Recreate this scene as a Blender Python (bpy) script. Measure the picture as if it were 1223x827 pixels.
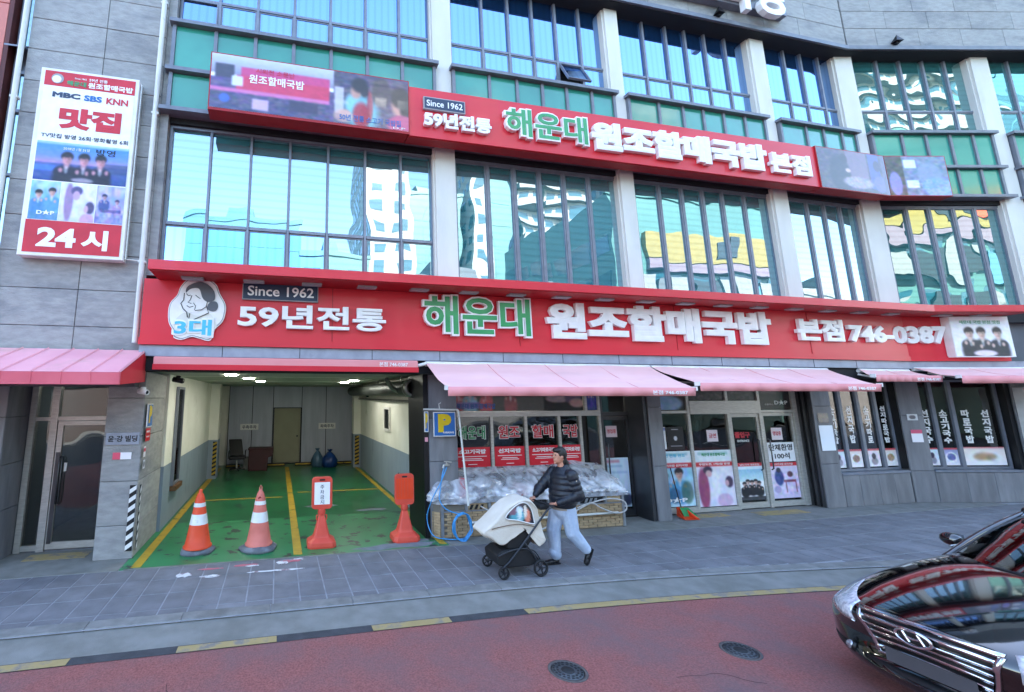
import bpy, bmesh, math, random
import numpy as np
from mathutils import Matrix, Vector
random.seed(7); rng = np.random.default_rng(5)
for o in list(bpy.data.objects): bpy.data.objects.remove(o)
SC = bpy.context.scene
COL = SC.collection
R_ = math.radians
# ---------------------------------------------------------------- camera
cam = bpy.data.cameras.new('camera'); camo = bpy.data.objects.new('camera', cam); COL.objects.link(camo)
def cam_axes(p, r, y):
    f = Vector((math.cos(p)*math.sin(y), math.cos(p)*math.cos(y), math.sin(p)))
    rt = Vector((math.cos(y), -math.sin(y), 0)); up = rt.cross(f)
    return math.cos(r)*rt+math.sin(r)*up, -math.sin(r)*rt+math.cos(r)*up, f
_r, _u, _f = cam_axes(R_(9.558), R_(-0.089), R_(12.23))
camo.matrix_world = Matrix(((_r.x, _u.x, -_f.x, 0), (_r.y, _u.y, -_f.y, 0), (_r.z, _u.z, -_f.z, 2.5), (0, 0, 0, 1)))
cam.sensor_width = 36; cam.lens = 36*535.73/1223
cam.shift_x = (611.5-449.88)/1223; cam.shift_y = -(413.5-386.18)/1223
cam.clip_start = .05; cam.clip_end = 2000
SC.camera = camo
# ---------------------------------------------------------------- world, sun, exposure
SUN_EL, SUN_AZ = 40, 14          # degrees; azimuth from +Y towards +X (sun stands behind the building)
w = bpy.data.worlds.new('World'); SC.world = w; w.use_nodes = True
nt = w.node_tree; nt.nodes.clear()
sky = nt.nodes.new('ShaderNodeTexSky'); sky.sky_type = 'NISHITA'; sky.sun_disc = False
sky.sun_elevation = R_(SUN_EL); sky.sun_rotation = R_(SUN_AZ); sky.altitude = 20
sky.air_density = 1.0; sky.dust_density = 1.5; sky.ozone_density = .8
bg = nt.nodes.new('ShaderNodeBackground'); bg.inputs[1].default_value = .15
wo = nt.nodes.new('ShaderNodeOutputWorld')
nt.links.new(sky.outputs[0], bg.inputs[0]); nt.links.new(bg.outputs[0], wo.inputs[0])
sl = bpy.data.lights.new('sun', 'SUN'); sl.energy = 4.5; sl.angle = R_(.5); sl.color = (1, .95, .88)
so = bpy.data.objects.new('sun', sl); COL.objects.link(so)
sd = Vector((math.sin(R_(SUN_AZ))*math.cos(R_(SUN_EL)), math.cos(R_(SUN_AZ))*math.cos(R_(SUN_EL)), math.sin(R_(SUN_EL))))
so.rotation_euler = sd.to_track_quat('Z', 'Y').to_euler(); so.location = (0, 60, 60)
SC.view_settings.view_transform = 'Standard'; SC.view_settings.look = 'None'
SC.view_settings.exposure = 3.22; SC.view_settings.gamma = 1; SC.view_settings.use_curve_mapping = False
SC.cycles.max_bounces = 10; SC.cycles.diffuse_bounces = 5; SC.cycles.glossy_bounces = 5
SC.cycles.transparent_max_bounces = 12; SC.cycles.caustics_reflective = False; SC.cycles.caustics_refractive = False
SC.cycles.use_denoising = True; SC.cycles.sample_clamp_indirect = 6
# ---------------------------------------------------------------- colour + material helpers
def lin(c):
    if isinstance(c, str):
        c = [int(c[i:i+2], 16)/255 for i in (0, 2, 4)]
        return tuple(x/12.92 if x <= .04045 else ((x+.055)/1.055)**2.4 for x in c)
    return tuple(c)
MATS = {}
def mat(name, c, rough=.6, metal=0., c2=None, scale=3., bump=0., bscale=None, stretch=(1, 1, 1), spec=.5, emit=None, es=0., coat=0., rnd=0., detail=6., c3=None, s3=.6, t3=(.5, .7), ior=1.45, object_space=False, trans=0., alpha=1.):
    m = bpy.data.materials.new(name); m.use_nodes = True; n = m.node_tree.nodes; L = m.node_tree.links
    b = n['Principled BSDF']; b.inputs['Roughness'].default_value = rough; b.inputs['Metallic'].default_value = metal
    b.inputs['Specular IOR Level'].default_value = spec; b.inputs['IOR'].default_value = ior
    b.inputs['Coat Weight'].default_value = coat; b.inputs['Coat Roughness'].default_value = .04
    b.inputs['Transmission Weight'].default_value = trans; b.inputs['Alpha'].default_value = alpha
    c = lin(c); c2 = lin(c2) if c2 is not None else tuple(x*.82 for x in c)
    if object_space:
        tc = n.new('ShaderNodeTexCoord'); src = tc.outputs['Object']
    else:
        g = n.new('ShaderNodeNewGeometry'); src = g.outputs['Position']
    mp = n.new('ShaderNodeMapping'); mp.inputs['Scale'].default_value = stretch; L.new(src, mp.inputs[0])
    nz = n.new('ShaderNodeTexNoise'); nz.inputs['Scale'].default_value = scale; nz.inputs['Detail'].default_value = detail
    L.new(mp.outputs[0], nz.inputs[0])
    cr = n.new('ShaderNodeValToRGB'); cr.color_ramp.elements[0].position = .33; cr.color_ramp.elements[1].position = .67
    cr.color_ramp.elements[0].color = (*c2, 1); cr.color_ramp.elements[1].color = (*c, 1)
    L.new(nz.outputs[0], cr.inputs[0]); out = cr.outputs[0]
    if c3 is not None:                       # patches of dirt / wear
        n3 = n.new('ShaderNodeTexNoise'); n3.inputs['Scale'].default_value = s3; n3.inputs['Detail'].default_value = 8; n3.inputs['Roughness'].default_value = .65
        L.new(mp.outputs[0], n3.inputs[0])
        r3 = n.new('ShaderNodeValToRGB'); r3.color_ramp.elements[0].position = t3[0]; r3.color_ramp.elements[1].position = t3[1]
        r3.color_ramp.elements[0].color = (0, 0, 0, 1); r3.color_ramp.elements[1].color = (1, 1, 1, 1); L.new(n3.outputs[0], r3.inputs[0])
        mx = n.new('ShaderNodeMix'); mx.data_type = 'RGBA'; L.new(r3.outputs[0], mx.inputs[0]); L.new(out, mx.inputs[6])
        mx.inputs[7].default_value = (*lin(c3), 1); out = mx.outputs[2]
    if rnd:
        oi = n.new('ShaderNodeObjectInfo'); hs = n.new('ShaderNodeHueSaturation'); mr = n.new('ShaderNodeMapRange')
        mr.inputs[3].default_value = 1-rnd; mr.inputs[4].default_value = 1+rnd; L.new(oi.outputs['Random'], mr.inputs[0])
        L.new(mr.outputs[0], hs.inputs['Value']); L.new(out, hs.inputs['Color']); out = hs.outputs[0]
    L.new(out, b.inputs['Base Color'])
    if bump:
        n2 = n.new('ShaderNodeTexNoise'); n2.inputs['Scale'].default_value = bscale or scale*6; n2.inputs['Detail'].default_value = 5; L.new(mp.outputs[0], n2.inputs[0])
        bp = n.new('ShaderNodeBump'); bp.inputs['Strength'].default_value = bump; bp.inputs['Distance'].default_value = .02
        L.new(n2.outputs[0], bp.inputs['Height']); L.new(bp.outputs[0], b.inputs['Normal'])
    if emit is not None:
        b.inputs['Emission Color'].default_value = (*lin(emit), 1); b.inputs['Emission Strength'].default_value = es
    MATS[name] = m; return m
def mat_mirror_glass(name, refl, body, k, wav=.12, wscale=.8, fine=0., vert=False):
    """coated facade glass: a reflecting coat over a dark body, slightly buckled"""
    m = bpy.data.materials.new(name); m.use_nodes = True; n = m.node_tree.nodes; L = m.node_tree.links; n.clear()
    o = n.new('ShaderNodeOutputMaterial'); mx = n.new('ShaderNodeMixShader'); gl = n.new('ShaderNodeBsdfGlossy'); df = n.new('ShaderNodeBsdfDiffuse')
    gl.inputs['Color'].default_value = (*lin(refl), 1); gl.inputs['Roughness'].default_value = .0
    g = n.new('ShaderNodeNewGeometry')
    # horizontal blinds behind the glass: faint stripes in the body colour
    mp = n.new('ShaderNodeMapping'); mp.inputs['Scale'].default_value = (1, .02, .02) if vert else (.02, .02, 1); L.new(g.outputs['Position'], mp.inputs[0])
    wv = n.new('ShaderNodeTexWave'); wv.bands_direction = 'X' if vert else 'Z'; wv.inputs['Scale'].default_value = 2.1; wv.inputs['Distortion'].default_value = .3; L.new(mp.outputs[0], wv.inputs[0])
    cr = n.new('ShaderNodeValToRGB'); cr.color_ramp.elements[0].position = .1; cr.color_ramp.elements[1].position = .35
    b = lin(body); cr.color_ramp.elements[0].color = (*[x*.72 for x in b], 1); cr.color_ramp.elements[1].color = (*b, 1)
    L.new(wv.outputs['Fac'], cr.inputs[0]); L.new(cr.outputs[0], df.inputs[0])
    c2_ = n.new('ShaderNodeValToRGB'); c2_.color_ramp.elements[0].position = .05; c2_.color_ramp.elements[1].position = .4; rr_ = lin(refl); c2_.color_ramp.elements[0].color = (*[x*.89 for x in rr_], 1); c2_.color_ramp.elements[1].color = (*rr_, 1); L.new(wv.outputs['Fac'], c2_.inputs[0]); L.new(c2_.outputs[0], gl.inputs['Color'])
    lw = n.new('ShaderNodeFresnel'); lw.inputs[0].default_value = 1.5
    ma = n.new('ShaderNodeMath'); ma.operation = 'ADD'; ma.inputs[1].default_value = k; ma.use_clamp = True; L.new(lw.outputs[0], ma.inputs[0])
    oi = n.new('ShaderNodeObjectInfo'); ad = n.new('ShaderNodeVectorMath'); ad.operation = 'MULTIPLY_ADD'
    cx = n.new('ShaderNodeCombineXYZ'); L.new(oi.outputs['Random'], cx.inputs[0]); L.new(oi.outputs['Random'], cx.inputs[2])
    L.new(cx.outputs[0], ad.inputs[0]); ad.inputs[1].default_value = (37, 37, 37); L.new(g.outputs['Position'], ad.inputs[2])
    nz = n.new('ShaderNodeTexNoise'); nz.inputs['Scale'].default_value = wscale; nz.inputs['Detail'].default_value = 1.2; L.new(ad.outputs[0], nz.inputs[0])
    bp = n.new('ShaderNodeBump'); bp.inputs['Strength'].default_value = 1.; bp.inputs['Distance'].default_value = wav
    L.new(nz.outputs[0], bp.inputs['Height']); L.new(bp.outputs[0], gl.inputs['Normal'])
    L.new(ma.outputs[0], mx.inputs[0]); L.new(df.outputs[0], mx.inputs[1]); L.new(gl.outputs[0], mx.inputs[2]); L.new(mx.outputs[0], o.inputs[0])
    MATS[name] = m; return m
def mat_clear_glass(name, tint=(.8, .86, .86), k=.06, rough=0.):
    m = bpy.data.materials.new(name); m.use_nodes = True; n = m.node_tree.nodes; L = m.node_tree.links; n.clear()
    o = n.new('ShaderNodeOutputMaterial'); mx = n.new('ShaderNodeMixShader'); gl = n.new('ShaderNodeBsdfGlossy'); tr = n.new('ShaderNodeBsdfTransparent')
    gl.inputs['Roughness'].default_value = rough; tr.inputs[0].default_value = (*tint, 1)
    lw = n.new('ShaderNodeFresnel'); lw.inputs[0].default_value = 1.5
    ma = n.new('ShaderNodeMath'); ma.operation = 'ADD'; ma.inputs[1].default_value = k; ma.use_clamp = True
    g = n.new('ShaderNodeNewGeometry'); nz = n.new('ShaderNodeTexNoise'); nz.inputs['Scale'].default_value = 1.1; nz.inputs['Detail'].default_value = 1; L.new(g.outputs['Position'], nz.inputs[0])
    bp = n.new('ShaderNodeBump'); bp.inputs['Distance'].default_value = .02; L.new(nz.outputs[0], bp.inputs['Height']); L.new(bp.outputs[0], gl.inputs['Normal'])
    L.new(lw.outputs[0], ma.inputs[0]); L.new(ma.outputs[0], mx.inputs[0]); L.new(tr.outputs[0], mx.inputs[1]); L.new(gl.outputs[0], mx.inputs[2]); L.new(mx.outputs[0], o.inputs[0])
    MATS[name] = m; return m
def mat_print(name, rough=.45, coat=0., emit=0.):
    m = bpy.data.materials.new(name); m.use_nodes = True; n = m.node_tree.nodes; L = m.node_tree.links
    b = n['Principled BSDF']; b.inputs['Roughness'].default_value = rough; b.inputs['Coat Weight'].default_value = coat
    a = n.new('ShaderNodeVertexColor'); a.layer_name = 'Col'; L.new(a.outputs[0], b.inputs['Base Color'])
    MATS[name] = m; return m
# ---------------------------------------------------------------- object helpers
WM = {}
def props(o, label=None, cat=None, group=None, kind=None):
    if label: o['label'] = label
    if cat: o['category'] = cat
    if group: o['group'] = group
    if kind: o['kind'] = kind
    return o
def empty(name, label, cat, loc=(0, 0, 0), rz=0., group=None):
    o = bpy.data.objects.new(name, None); COL.objects.link(o); o.empty_display_size = .2
    m = Matrix.Translation(loc) @ Matrix.Rotation(rz, 4, 'Z'); o.matrix_world = m; o.location = loc; o.rotation_euler = (0, 0, rz); WM[o] = m.copy()
    return props(o, label, cat, group)
ID = Matrix.Identity(4)
BX, BY, BA = 15.1, 8.3, R_(-11.84)
M2 = Matrix.Translation((BX, BY, 0)) @ Matrix.Rotation(BA, 4, 'Z') @ Matrix.Translation((0, -8.3, 0))   # bay beyond the bend, local (s, y, z)
TB = math.tan(-BA/2)
class MB:
    def __init__(s): s.v = []; s.f = []; s.smooth = []
    def add(s, vs, fs, sm=False):
        k = len(s.v); s.v += [tuple(v) for v in vs]; s.f += [tuple(i+k for i in f) for f in fs]; s.smooth += [sm]*len(fs); return s
    def box(s, x0, x1, y0, y1, z0, z1, M=None):
        vs = [(x, y, z) for z in (z0, z1) for y in (y0, y1) for x in (x0, x1)]
        if M is not None: vs = [tuple(M @ Vector(v)) for v in vs]
        return s.add(vs, [(0, 2, 3, 1), (4, 5, 7, 6), (0, 1, 5, 4), (2, 6, 7, 3), (0, 4, 6, 2), (1, 3, 7, 5)])
    def prism(s, poly, z0, z1, M=None):
        n = len(poly); vs = [(x, y, z0) for x, y in poly]+[(x, y, z1) for x, y in poly]
        if M is not None: vs = [tuple(M @ Vector(v)) for v in vs]
        return s.add(vs, [tuple(range(n))[::-1], tuple(range(n, 2*n))]+[(i, (i+1) % n, n+(i+1) % n, n+i) for i in range(n)])
    def xz(s, poly, y0, y1):        # polygon in X,Z extruded along Y
        n = len(poly); vs = [(x, y0, z) for x, z in poly]+[(x, y1, z) for x, z in poly]
        return s.add(vs, [tuple(range(n)), tuple(range(n, 2*n))[::-1]]+[(i, n+i, n+(i+1) % n, (i+1) % n) for i in range(n)])
    def yz(s, poly, x0, x1):
        n = len(poly); vs = [(x0, y, z) for y, z in poly]+[(x1, y, z) for y, z in poly]
        return s.add(vs, [tuple(range(n))[::-1], tuple(range(n, 2*n))]+[(i, (i+1) % n, n+(i+1) % n, n+i) for i in range(n)])
    def tube(s, pts, r, n=8, closed=False):
        pts = [Vector(p) for p in pts]; m = len(pts); rr = r if isinstance(r, (list, tuple)) else [r]*m; vs = []; up = None
        for i, p in enumerate(pts):
            a = pts[(i-1) % m] if (i or closed) else p; b = pts[(i+1) % m] if (i < m-1 or closed) else p
            t = (b-a).normalized() if (b-a).length > 1e-9 else Vector((0, 0, 1))
            if up is None: up = t.orthogonal().normalized()
            up = (up-t*up.dot(t)); up = up.normalized() if up.length > 1e-6 else t.orthogonal().normalized(); q = t.cross(up)
            vs += [tuple(p+rr[i]*(math.cos(k*2*math.pi/n)*up+math.sin(k*2*math.pi/n)*q)) for k in range(n)]
        fs = []
        for i in range(m if closed else m-1):
            for k in range(n):
                j = (i+1) % m; fs.append((i*n+k, i*n+(k+1) % n, j*n+(k+1) % n, j*n+k))
        s.add(vs, fs, True)
        if not closed:
            s.add(vs[:n], [tuple(range(n))[::-1]]); s.add(vs[-n:], [tuple(range(n))])
        return s
    def lathe(s, prof, c=(0, 0, 0), n=24, M=None):
        vs = [(c[0]+r*math.cos(k*2*math.pi/n), c[1]+r*math.sin(k*2*math.pi/n), c[2]+z) for r, z in prof for k in range(n)]
        if M is not None: vs = [tuple(M @ Vector(v)) for v in vs]
        fs = [(i*n+k, i*n+(k+1) % n, (i+1)*n+(k+1) % n, (i+1)*n+k) for i in range(len(prof)-1) for k in range(n)]
        s.add(vs, fs, True); s.add(vs[:n], [tuple(range(n))[::-1]]); s.add(vs[-n:], [tuple(range(n))]); return s
    def build(s, name, m, parent=None, M=None, bevel=0., sub=0, label=None, cat=None, group=None, kind=None):
        me = bpy.data.meshes.new(name); T = M if M is not None else ID
        if parent is not None: T = WM[parent].inverted() @ T
        vs = [tuple(T @ Vector(v)) for v in s.v] if T != ID else s.v
        me.from_pydata(vs, [], s.f); me.polygons.foreach_set('use_smooth', s.smooth)
        o = bpy.data.objects.new(name, me); COL.objects.link(o); me.materials.append(MATS[m] if isinstance(m, str) else m)
        if parent is not None: o.parent = parent; WM[o] = WM[parent]
        else: WM[o] = ID
        if bevel:
            b = o.modifiers.new('bevel', 'BEVEL'); b.width = bevel; b.segments = 2; b.limit_method = 'ANGLE'; b.angle_limit = R_(40)
        if sub:
            b = o.modifiers.new('sub', 'SUBSURF'); b.levels = sub; b.render_levels = sub
        me.update(); props(o, label, cat, group, kind); return o
def box(name, m, parent, x0, x1, y0, y1, z0, z1, M=None, **k): return MB().box(x0, x1, y0, y1, z0, z1).build(name, m, parent, M, **k)
def frame(mb, x0, x1, y0, y1, z0, z1, t, tz=None):
    tz = tz or t
    mb.box(x0, x0+t, y0, y1, z0, z1); mb.box(x1-t, x1, y0, y1, z0, z1); mb.box(x0+t, x1-t, y0, y1, z0, z0+tz); mb.box(x0+t, x1-t, y0, y1, z1-tz, z1); return mb
def root_at(mb, name, m, label, cat, group=None, M=None, **k):
    """a one-mesh thing whose origin sits at its base"""
    T = M if M is not None else ID; vs = [T @ Vector(v) for v in mb.v]
    c = Vector((sum(v.x for v in vs)/len(vs), sum(v.y for v in vs)/len(vs), min(v.z for v in vs)))
    mb.v = [tuple(v-c) for v in vs]; o = mb.build(name, m, **k); o.location = c; WM[o] = Matrix.Translation(c); return props(o, label, cat, group)
# ---------------------------------------------------------------- lettering
_tc = {}
def glyph(body, off=0., res=3):
    k = (body, off)
    if k not in _tc:
        cu = bpy.data.curves.new('t', 'FONT'); cu.body = body; cu.bevel_depth = off; cu.bevel_resolution = 0; cu.extrude = .5; cu.resolution_u = res; cu.fill_mode = 'BOTH'
        ob = bpy.data.objects.new('t', cu); COL.objects.link(ob)
        me = bpy.data.meshes.new_from_object(ob); zm = max(1e-6, max(abs(v.co.z) for v in me.vertices)); vs = [(v.co.x, v.co.y, v.co.z*.5/zm) for v in me.vertices]; fs = [tuple(p.vertices) for p in me.polygons]
        bpy.data.objects.remove(ob); bpy.data.curves.remove(cu); bpy.data.meshes.remove(me); _tc[k] = (vs, fs)
    return _tc[k]
def bb(vs): return min(v[0] for v in vs), max(v[0] for v in vs), min(v[1] for v in vs), max(v[1] for v in vs)
def text(body, x0, x1, z0, z1, y, m, parent, M=None, depth=.004, off=0., off2=None, name='lettering', split=False, each=None, yz=False, shear=0.):
    """lettering fitted to a rectangle on a plane facing -Y, front face at y, y+depth behind"""
    W = glyph(body, off)[0]; a, b, c, d = bb(W); sx = (x1-x0)/(b-a); sz = (z1-z0)/(d-c); out = []
    items = [body] if not split else list(body)
    for i, ch in enumerate(items):
        if ch == ' ': continue
        vs, fs = glyph(ch, off)
        dx = 0 if not split else bb(glyph(body[:i+1], off)[0])[1]-bb(vs)[1]
        mb = MB(); mb.add([(x0+(v[0]+dx-a+shear*(v[1]-c))*sx, y+depth*(.5-v[2]), z0+(v[1]-c)*sz) for v in vs], fs)
        out.append(mb.build(name, m, parent, M))
    return out
# ---------------------------------------------------------------- flat prints (vertex-coloured sheets)
class Paint:
    def __init__(s, w, h, n=90, c=(1, 1, 1)):
        s.nx = n; s.ny = max(6, int(n*h/w)); s.a = h/w
        s.X, s.Y = np.meshgrid((np.arange(s.nx)+.5)/s.nx, (np.arange(s.ny)+.5)/s.ny); s.I = np.ones((s.ny, s.nx, 3))*np.array(c)
    def hexc(s, c): return np.array([int(c[i:i+2], 16)/255 for i in (0, 2, 4)]) if isinstance(c, str) else np.array(c)
    def blend(s, m, c): m = np.clip(m, 0, 1)[..., None]; s.I = s.I*(1-m)+s.hexc(c)*m; return s
    def grad(s, c0, c1, y0=0, y1=1, x0=0, x1=1):
        t = np.clip((s.Y-y0)/(y1-y0), 0, 1)[..., None]; g = s.hexc(c0)*(1-t)+s.hexc(c1)*t
        m = ((s.Y >= y0) & (s.Y <= y1) & (s.X >= x0) & (s.X <= x1))[..., None]; s.I = np.where(m, g, s.I); return s
    def rect(s, x0, x1, y0, y1, c, k=1.): return s.blend(k*((s.X >= x0) & (s.X <= x1) & (s.Y >= y0) & (s.Y <= y1)).astype(float), c)
    def ell(s, cx, cy, rx, ry, c, k=1., soft=.25):
        d = np.sqrt(((s.X-cx)/rx)**2+((s.Y-cy)/ry)**2); return s.blend(k*np.clip((1+soft/2-d)/soft, 0, 1), c)
    def noise(s, amt, f=12, x0=0, x1=1, y0=0, y1=1, mono=.5):
        g = rng.random((f+2, f+2, 3)); g = mono*g[..., :1]+(1-mono)*g; xi = s.X*f; yi = s.Y*f; a = xi.astype(int); b = yi.astype(int); fx = (xi-a)[..., None]; fy = (yi-b)[..., None]
        v = (g[b, a]*(1-fx)+g[b, a+1]*fx)*(1-fy)+(g[b+1, a]*(1-fx)+g[b+1, a+1]*fx)*fy
        m = ((s.Y >= y0) & (s.Y <= y1) & (s.X >= x0) & (s.X <= x1))[..., None]; s.I = np.clip(s.I+np.where(m, (v-.5)*amt, 0), 0, 1); return s
    def person(s, cx, cy, r, coat='2a3040', hair='1c1a1e', skin='e0b49c', face=0., arms=True):
        ry = r/s.a; j = rng.random(6)-.5; r *= 1+.12*j[0]; cx += .2*r*j[1]
        s.ell(cx, cy+3.6*ry, 1.9*r, 2.5*ry, coat, soft=.35); s.ell(cx-.9*r, cy+2.3*ry, .9*r, .9*ry, coat); s.ell(cx+.9*r, cy+2.3*ry, .9*r, .9*ry, coat); s.ell(cx, cy+1.1*ry, .42*r, .7*ry, skin, .8); s.ell(cx, cy+1.9*ry, .3*r, .7*ry, 'd8dce4', .6)
        s.ell(cx, cy-.45*ry, .92*r, .85*ry, hair); s.ell(cx+face*r*.4, cy+.15*ry, .70*r, .88*ry, skin, soft=.35); s.ell(cx+face*r*.4-.05*r, cy-.62*ry, .72*r, .38*ry, hair, .9); s.ell(cx+.35*r, cy+.3*ry, .35*r, .6*ry, '5a3a38', .28, .8)
        s.ell(cx+face*r*.4-.27*r, cy+.02*ry, .16*r, .08*ry, '4a3430', .7, .8); s.ell(cx+face*r*.4+.27*r, cy+.02*ry, .16*r, .08*ry, '4a3430', .7, .8); s.ell(cx+face*r*.4, cy+.55*ry, .22*r, .08*ry, '9a5a50', .6, .8)
        if arms: s.ell(cx-(.9+j[2])*r, cy+(2.1+j[3])*ry, .32*r, .42*ry, skin, .9); s.ell(cx+(.9+j[4])*r, cy+(2.2+j[5])*ry, .32*r, .42*ry, skin, .9)
        return s
    def sheet(s, name, parent, x0, x1, z0, z1, y, m='print', M=None, **k):
        if s.nx > 28:
            s.noise(.10, s.nx//3); I = s.I
            for ax in (0, 1): I = .25*np.roll(I, 1, ax)+.5*I+.25*np.roll(I, -1, ax) if True else I
            I[0] = s.I[0]; I[-1] = s.I[-1]; I[:, 0] = s.I[:, 0]; I[:, -1] = s.I[:, -1]; s.I = I
        nx, ny = s.nx, s.ny; xs = np.linspace(x0, x1, nx); zs = np.linspace(z1, z0, ny)
        vs = [(x, y, z) for z in zs for x in xs]; fs = [(j*nx+i, (j+1)*nx+i, (j+1)*nx+i+1, j*nx+i+1) for j in range(ny-1) for i in range(nx-1)]
        # a thin sheet: a backing face closes it
        kk = len(vs); vs += [(x0, y+.002, z0), (x1, y+.002, z0), (x1, y+.002, z1), (x0, y+.002, z1)]; fs.append((kk+3, kk+2, kk+1, kk))
        mb = MB(); mb.add(vs, fs); 
        if parent is None: o = root_at(mb, name, m, None, None, M=M)
        else: o = mb.build(name, m, parent, M)
        a = o.data.color_attributes.new('Col', 'FLOAT_COLOR', 'POINT'); L = np.where(s.I <= .04045, s.I/12.92, ((s.I+.055)/1.055)**2.4)
        L = np.concatenate([L.reshape(-1, 3), np.ones((4, 3))]); a.data.foreach_set('color', np.concatenate([L, np.ones((len(L), 1))], 1).astype(np.float32).ravel())
        if k: props(o, **k)
        return o
# ================================================================ materials
mat('stone', 'a3a2a0', .75, c2='92918f', scale=9, stretch=(.6, .6, 1.6), bump=.5, bscale=45, rnd=.08, c3='76787c', s3=1.4, t3=(.5, .72), detail=9)
mat('stone_dark', '7c7c7f', .55, c2='66666a', scale=2.2, stretch=(2.5, 2.5, .5), bump=.15, bscale=30, rnd=.09, c3='8e8e90', s3=1.0, t3=(.5, .8), detail=9)
mat('stone_core', '66686c', .9)
mat('column_paint', 'dedbd2', .6, c2='d0cdc4', scale=2, stretch=(1, 1, .3), bump=.1, bscale=40, c3='bdbab2', s3=1.2, t3=(.6, .9))
mat('alu_dark', '7e838e', .42, .2, c2='727782', scale=6, rnd=.04)
mat('alu_trim', '777b84', .42, .2, c2='6a6e77', scale=5, rnd=.04)
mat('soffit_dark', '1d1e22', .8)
mat('black_metal', '15161a', .4, .2)
mat('steel', 'cccac4', .35, .45, c2='b8b6b0', scale=8, stretch=(1, 1, 6))
mat('steel_dark', '58595c', .35, .7)
mat('spandrel_green', '3f9a86', .12, c2='35897a', scale=.9, spec=.7, rnd=.05, coat=.3)
mat_mirror_glass('glass_upper', '9cc2f4', '1c4878', .68, .012, .5, vert=True)
mat_mirror_glass('glass_middle', 'cde0ea', '46848a', .40, .012, .8)
mat_mirror_glass('glass_bend', 'c8dede', '3c7a7a', .40, .026, .8)
mat_clear_glass('glass_shop', (.55, .6, .6), .05)
mat_clear_glass('glass_clear', (.9, .93, .93), .02)
mat('red_panel', 'd92838', .4, c2='cf2434', scale=1.2, stretch=(.4, 1, 1.5), coat=.15, c3='c02030', s3=2.2, t3=(.62, .9))
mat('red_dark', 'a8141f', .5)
mat('gutter_grey', '9da3b0', .5, .2, c2='8a909c', scale=4, c3='70747e', s3=2, t3=(.6, .8))
mat('white_paint', 'eceae6', .4, c2='dcdad6', scale=5)
mat('letter_white', 'f4f2f0', .3, coat=.3, c2='eae8e6', scale=6)
mat('letter_side', 'b9bcc8', .4)
mat('letter_green', '2f9a5c', .35, coat=.3, c2='2a8d54')
mat('letter_black', '17181c', .5)
mat('letter_red', 'cf2a3c', .5)
mat('letter_navy', '2b3c58', .45, c2='26354e')
mat('letter_sky', '53c4e4', .4)
mat('letter_blue', '2f6fb5', .5)
mat('letter_yellow', 'e8c51c', .5)
mat('letter_grey', 'a2a2a4', .5); mat('emblem_grey', '5f646c', .5)
mat_print('print', .5)
mat_print('print_gloss', .35, .4)
mat('awning_cloth', 'f2c4c0', .8, c2='ecb8b4', scale=1.5, stretch=(.5, 2.5, 1), bump=.15, bscale=60, c3='e0b4b0', s3=.9, t3=(.55, .85))
mat('awning_valance', 'e89a9a', .8, c2='e08e8e', scale=1.5, bump=.1, bscale=60, c3='cc747e', s3=1.5, t3=(.6, .8))
mat('awning_fascia', 'dc6a76', .7, c2='d45e6a', scale=1.2, bump=.1, bscale=40, c3='c46a70', s3=1.4, t3=(.6, .85))
mat('awning_red', 'd42a36', .7, c2='c92431', scale=1.2, bump=.1, bscale=40, c3='b53a3a', s3=1.4, t3=(.6, .85))
mat('awning_top_left', 'eba6ac', .75, c2='e29aa2', scale=1.5, bump=.1, bscale=30, c3='c89a8e', s3=1.1, t3=(.55, .8))
mat('pipe_white', 'dcdcd6', .45, c2='c8c8c0', scale=2, c3='9a9a92', s3=2, t3=(.62, .8))
mat('tinted_wall', 'c77a70', .7, c2='b96c63', scale=.9, bump=.1, bscale=20, rnd=.04)
mat('maroon', '5c2a28', .6)
mat('cream_wall', 'e8e6dc', .75, c2='dcdace', scale=1.4, c3='a8a68e', s3=.8, t3=(.6, .85), bump=.1, bscale=30)
mat('blue_wall', '8c9aa8', .7, c2='7f8d9c', scale=1.6, c3='5f6c78', s3=1.6, t3=(.56, .8), stretch=(1, 1, .4), bump=.1, bscale=30)
mat('ceiling_paint', 'a9ada0', .8, c2='9a9e92', scale=1, c3='80847a', s3=.7, t3=(.55, .8))
mat('corrugated', 'b6bbc6', .5, .1, c2='a8adb8', scale=1.5, stretch=(3, 1, .4), c3='747a86', s3=1.2, t3=(.6, .85))
mat('door_cream', '9c9a80', .55, c2='929078', scale=1.6)
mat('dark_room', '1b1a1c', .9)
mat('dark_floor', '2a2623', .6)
# ================================================================ the building
def band(x0, s1, yf, yb, x_is_seg2=False):
    a = BX-(8.3-yf)*TB; b = BX-(8.3-yb)*TB; e = M2 @ Vector((s1, yf, 0)); f = M2 @ Vector((s1, yb, 0))
    return [(x0, yf), (a, yf), (e.x, e.y), (f.x, f.y), (b, yb), (x0, yb)]
B = empty('commercial_building', 'grey stone and glass commercial building with white columns behind the red signboards', 'building', (6, 9, 0))
# body behind the glazing (its height shades the street)
MB().prism([(-4.55, 8.47)]+band(0, 34, 8.47, 8.6)[1:3]+[(50, 30), (-4.55, 30)], 3.25, 23).build('wall', 'stone_core', B)
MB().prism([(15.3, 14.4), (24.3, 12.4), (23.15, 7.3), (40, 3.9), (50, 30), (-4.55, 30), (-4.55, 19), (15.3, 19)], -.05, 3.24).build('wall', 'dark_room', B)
MB().prism(band(-4.6, 34, 8.02, 8.46), 12.06, 23).build('wall', 'stone_core', B)
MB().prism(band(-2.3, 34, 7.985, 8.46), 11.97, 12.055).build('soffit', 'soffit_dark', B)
up = MB().prism(band(-4.62, 34, 7.93, 8.0), 11.99, 12.1).build('cornice', 'alu_trim', B)
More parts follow.
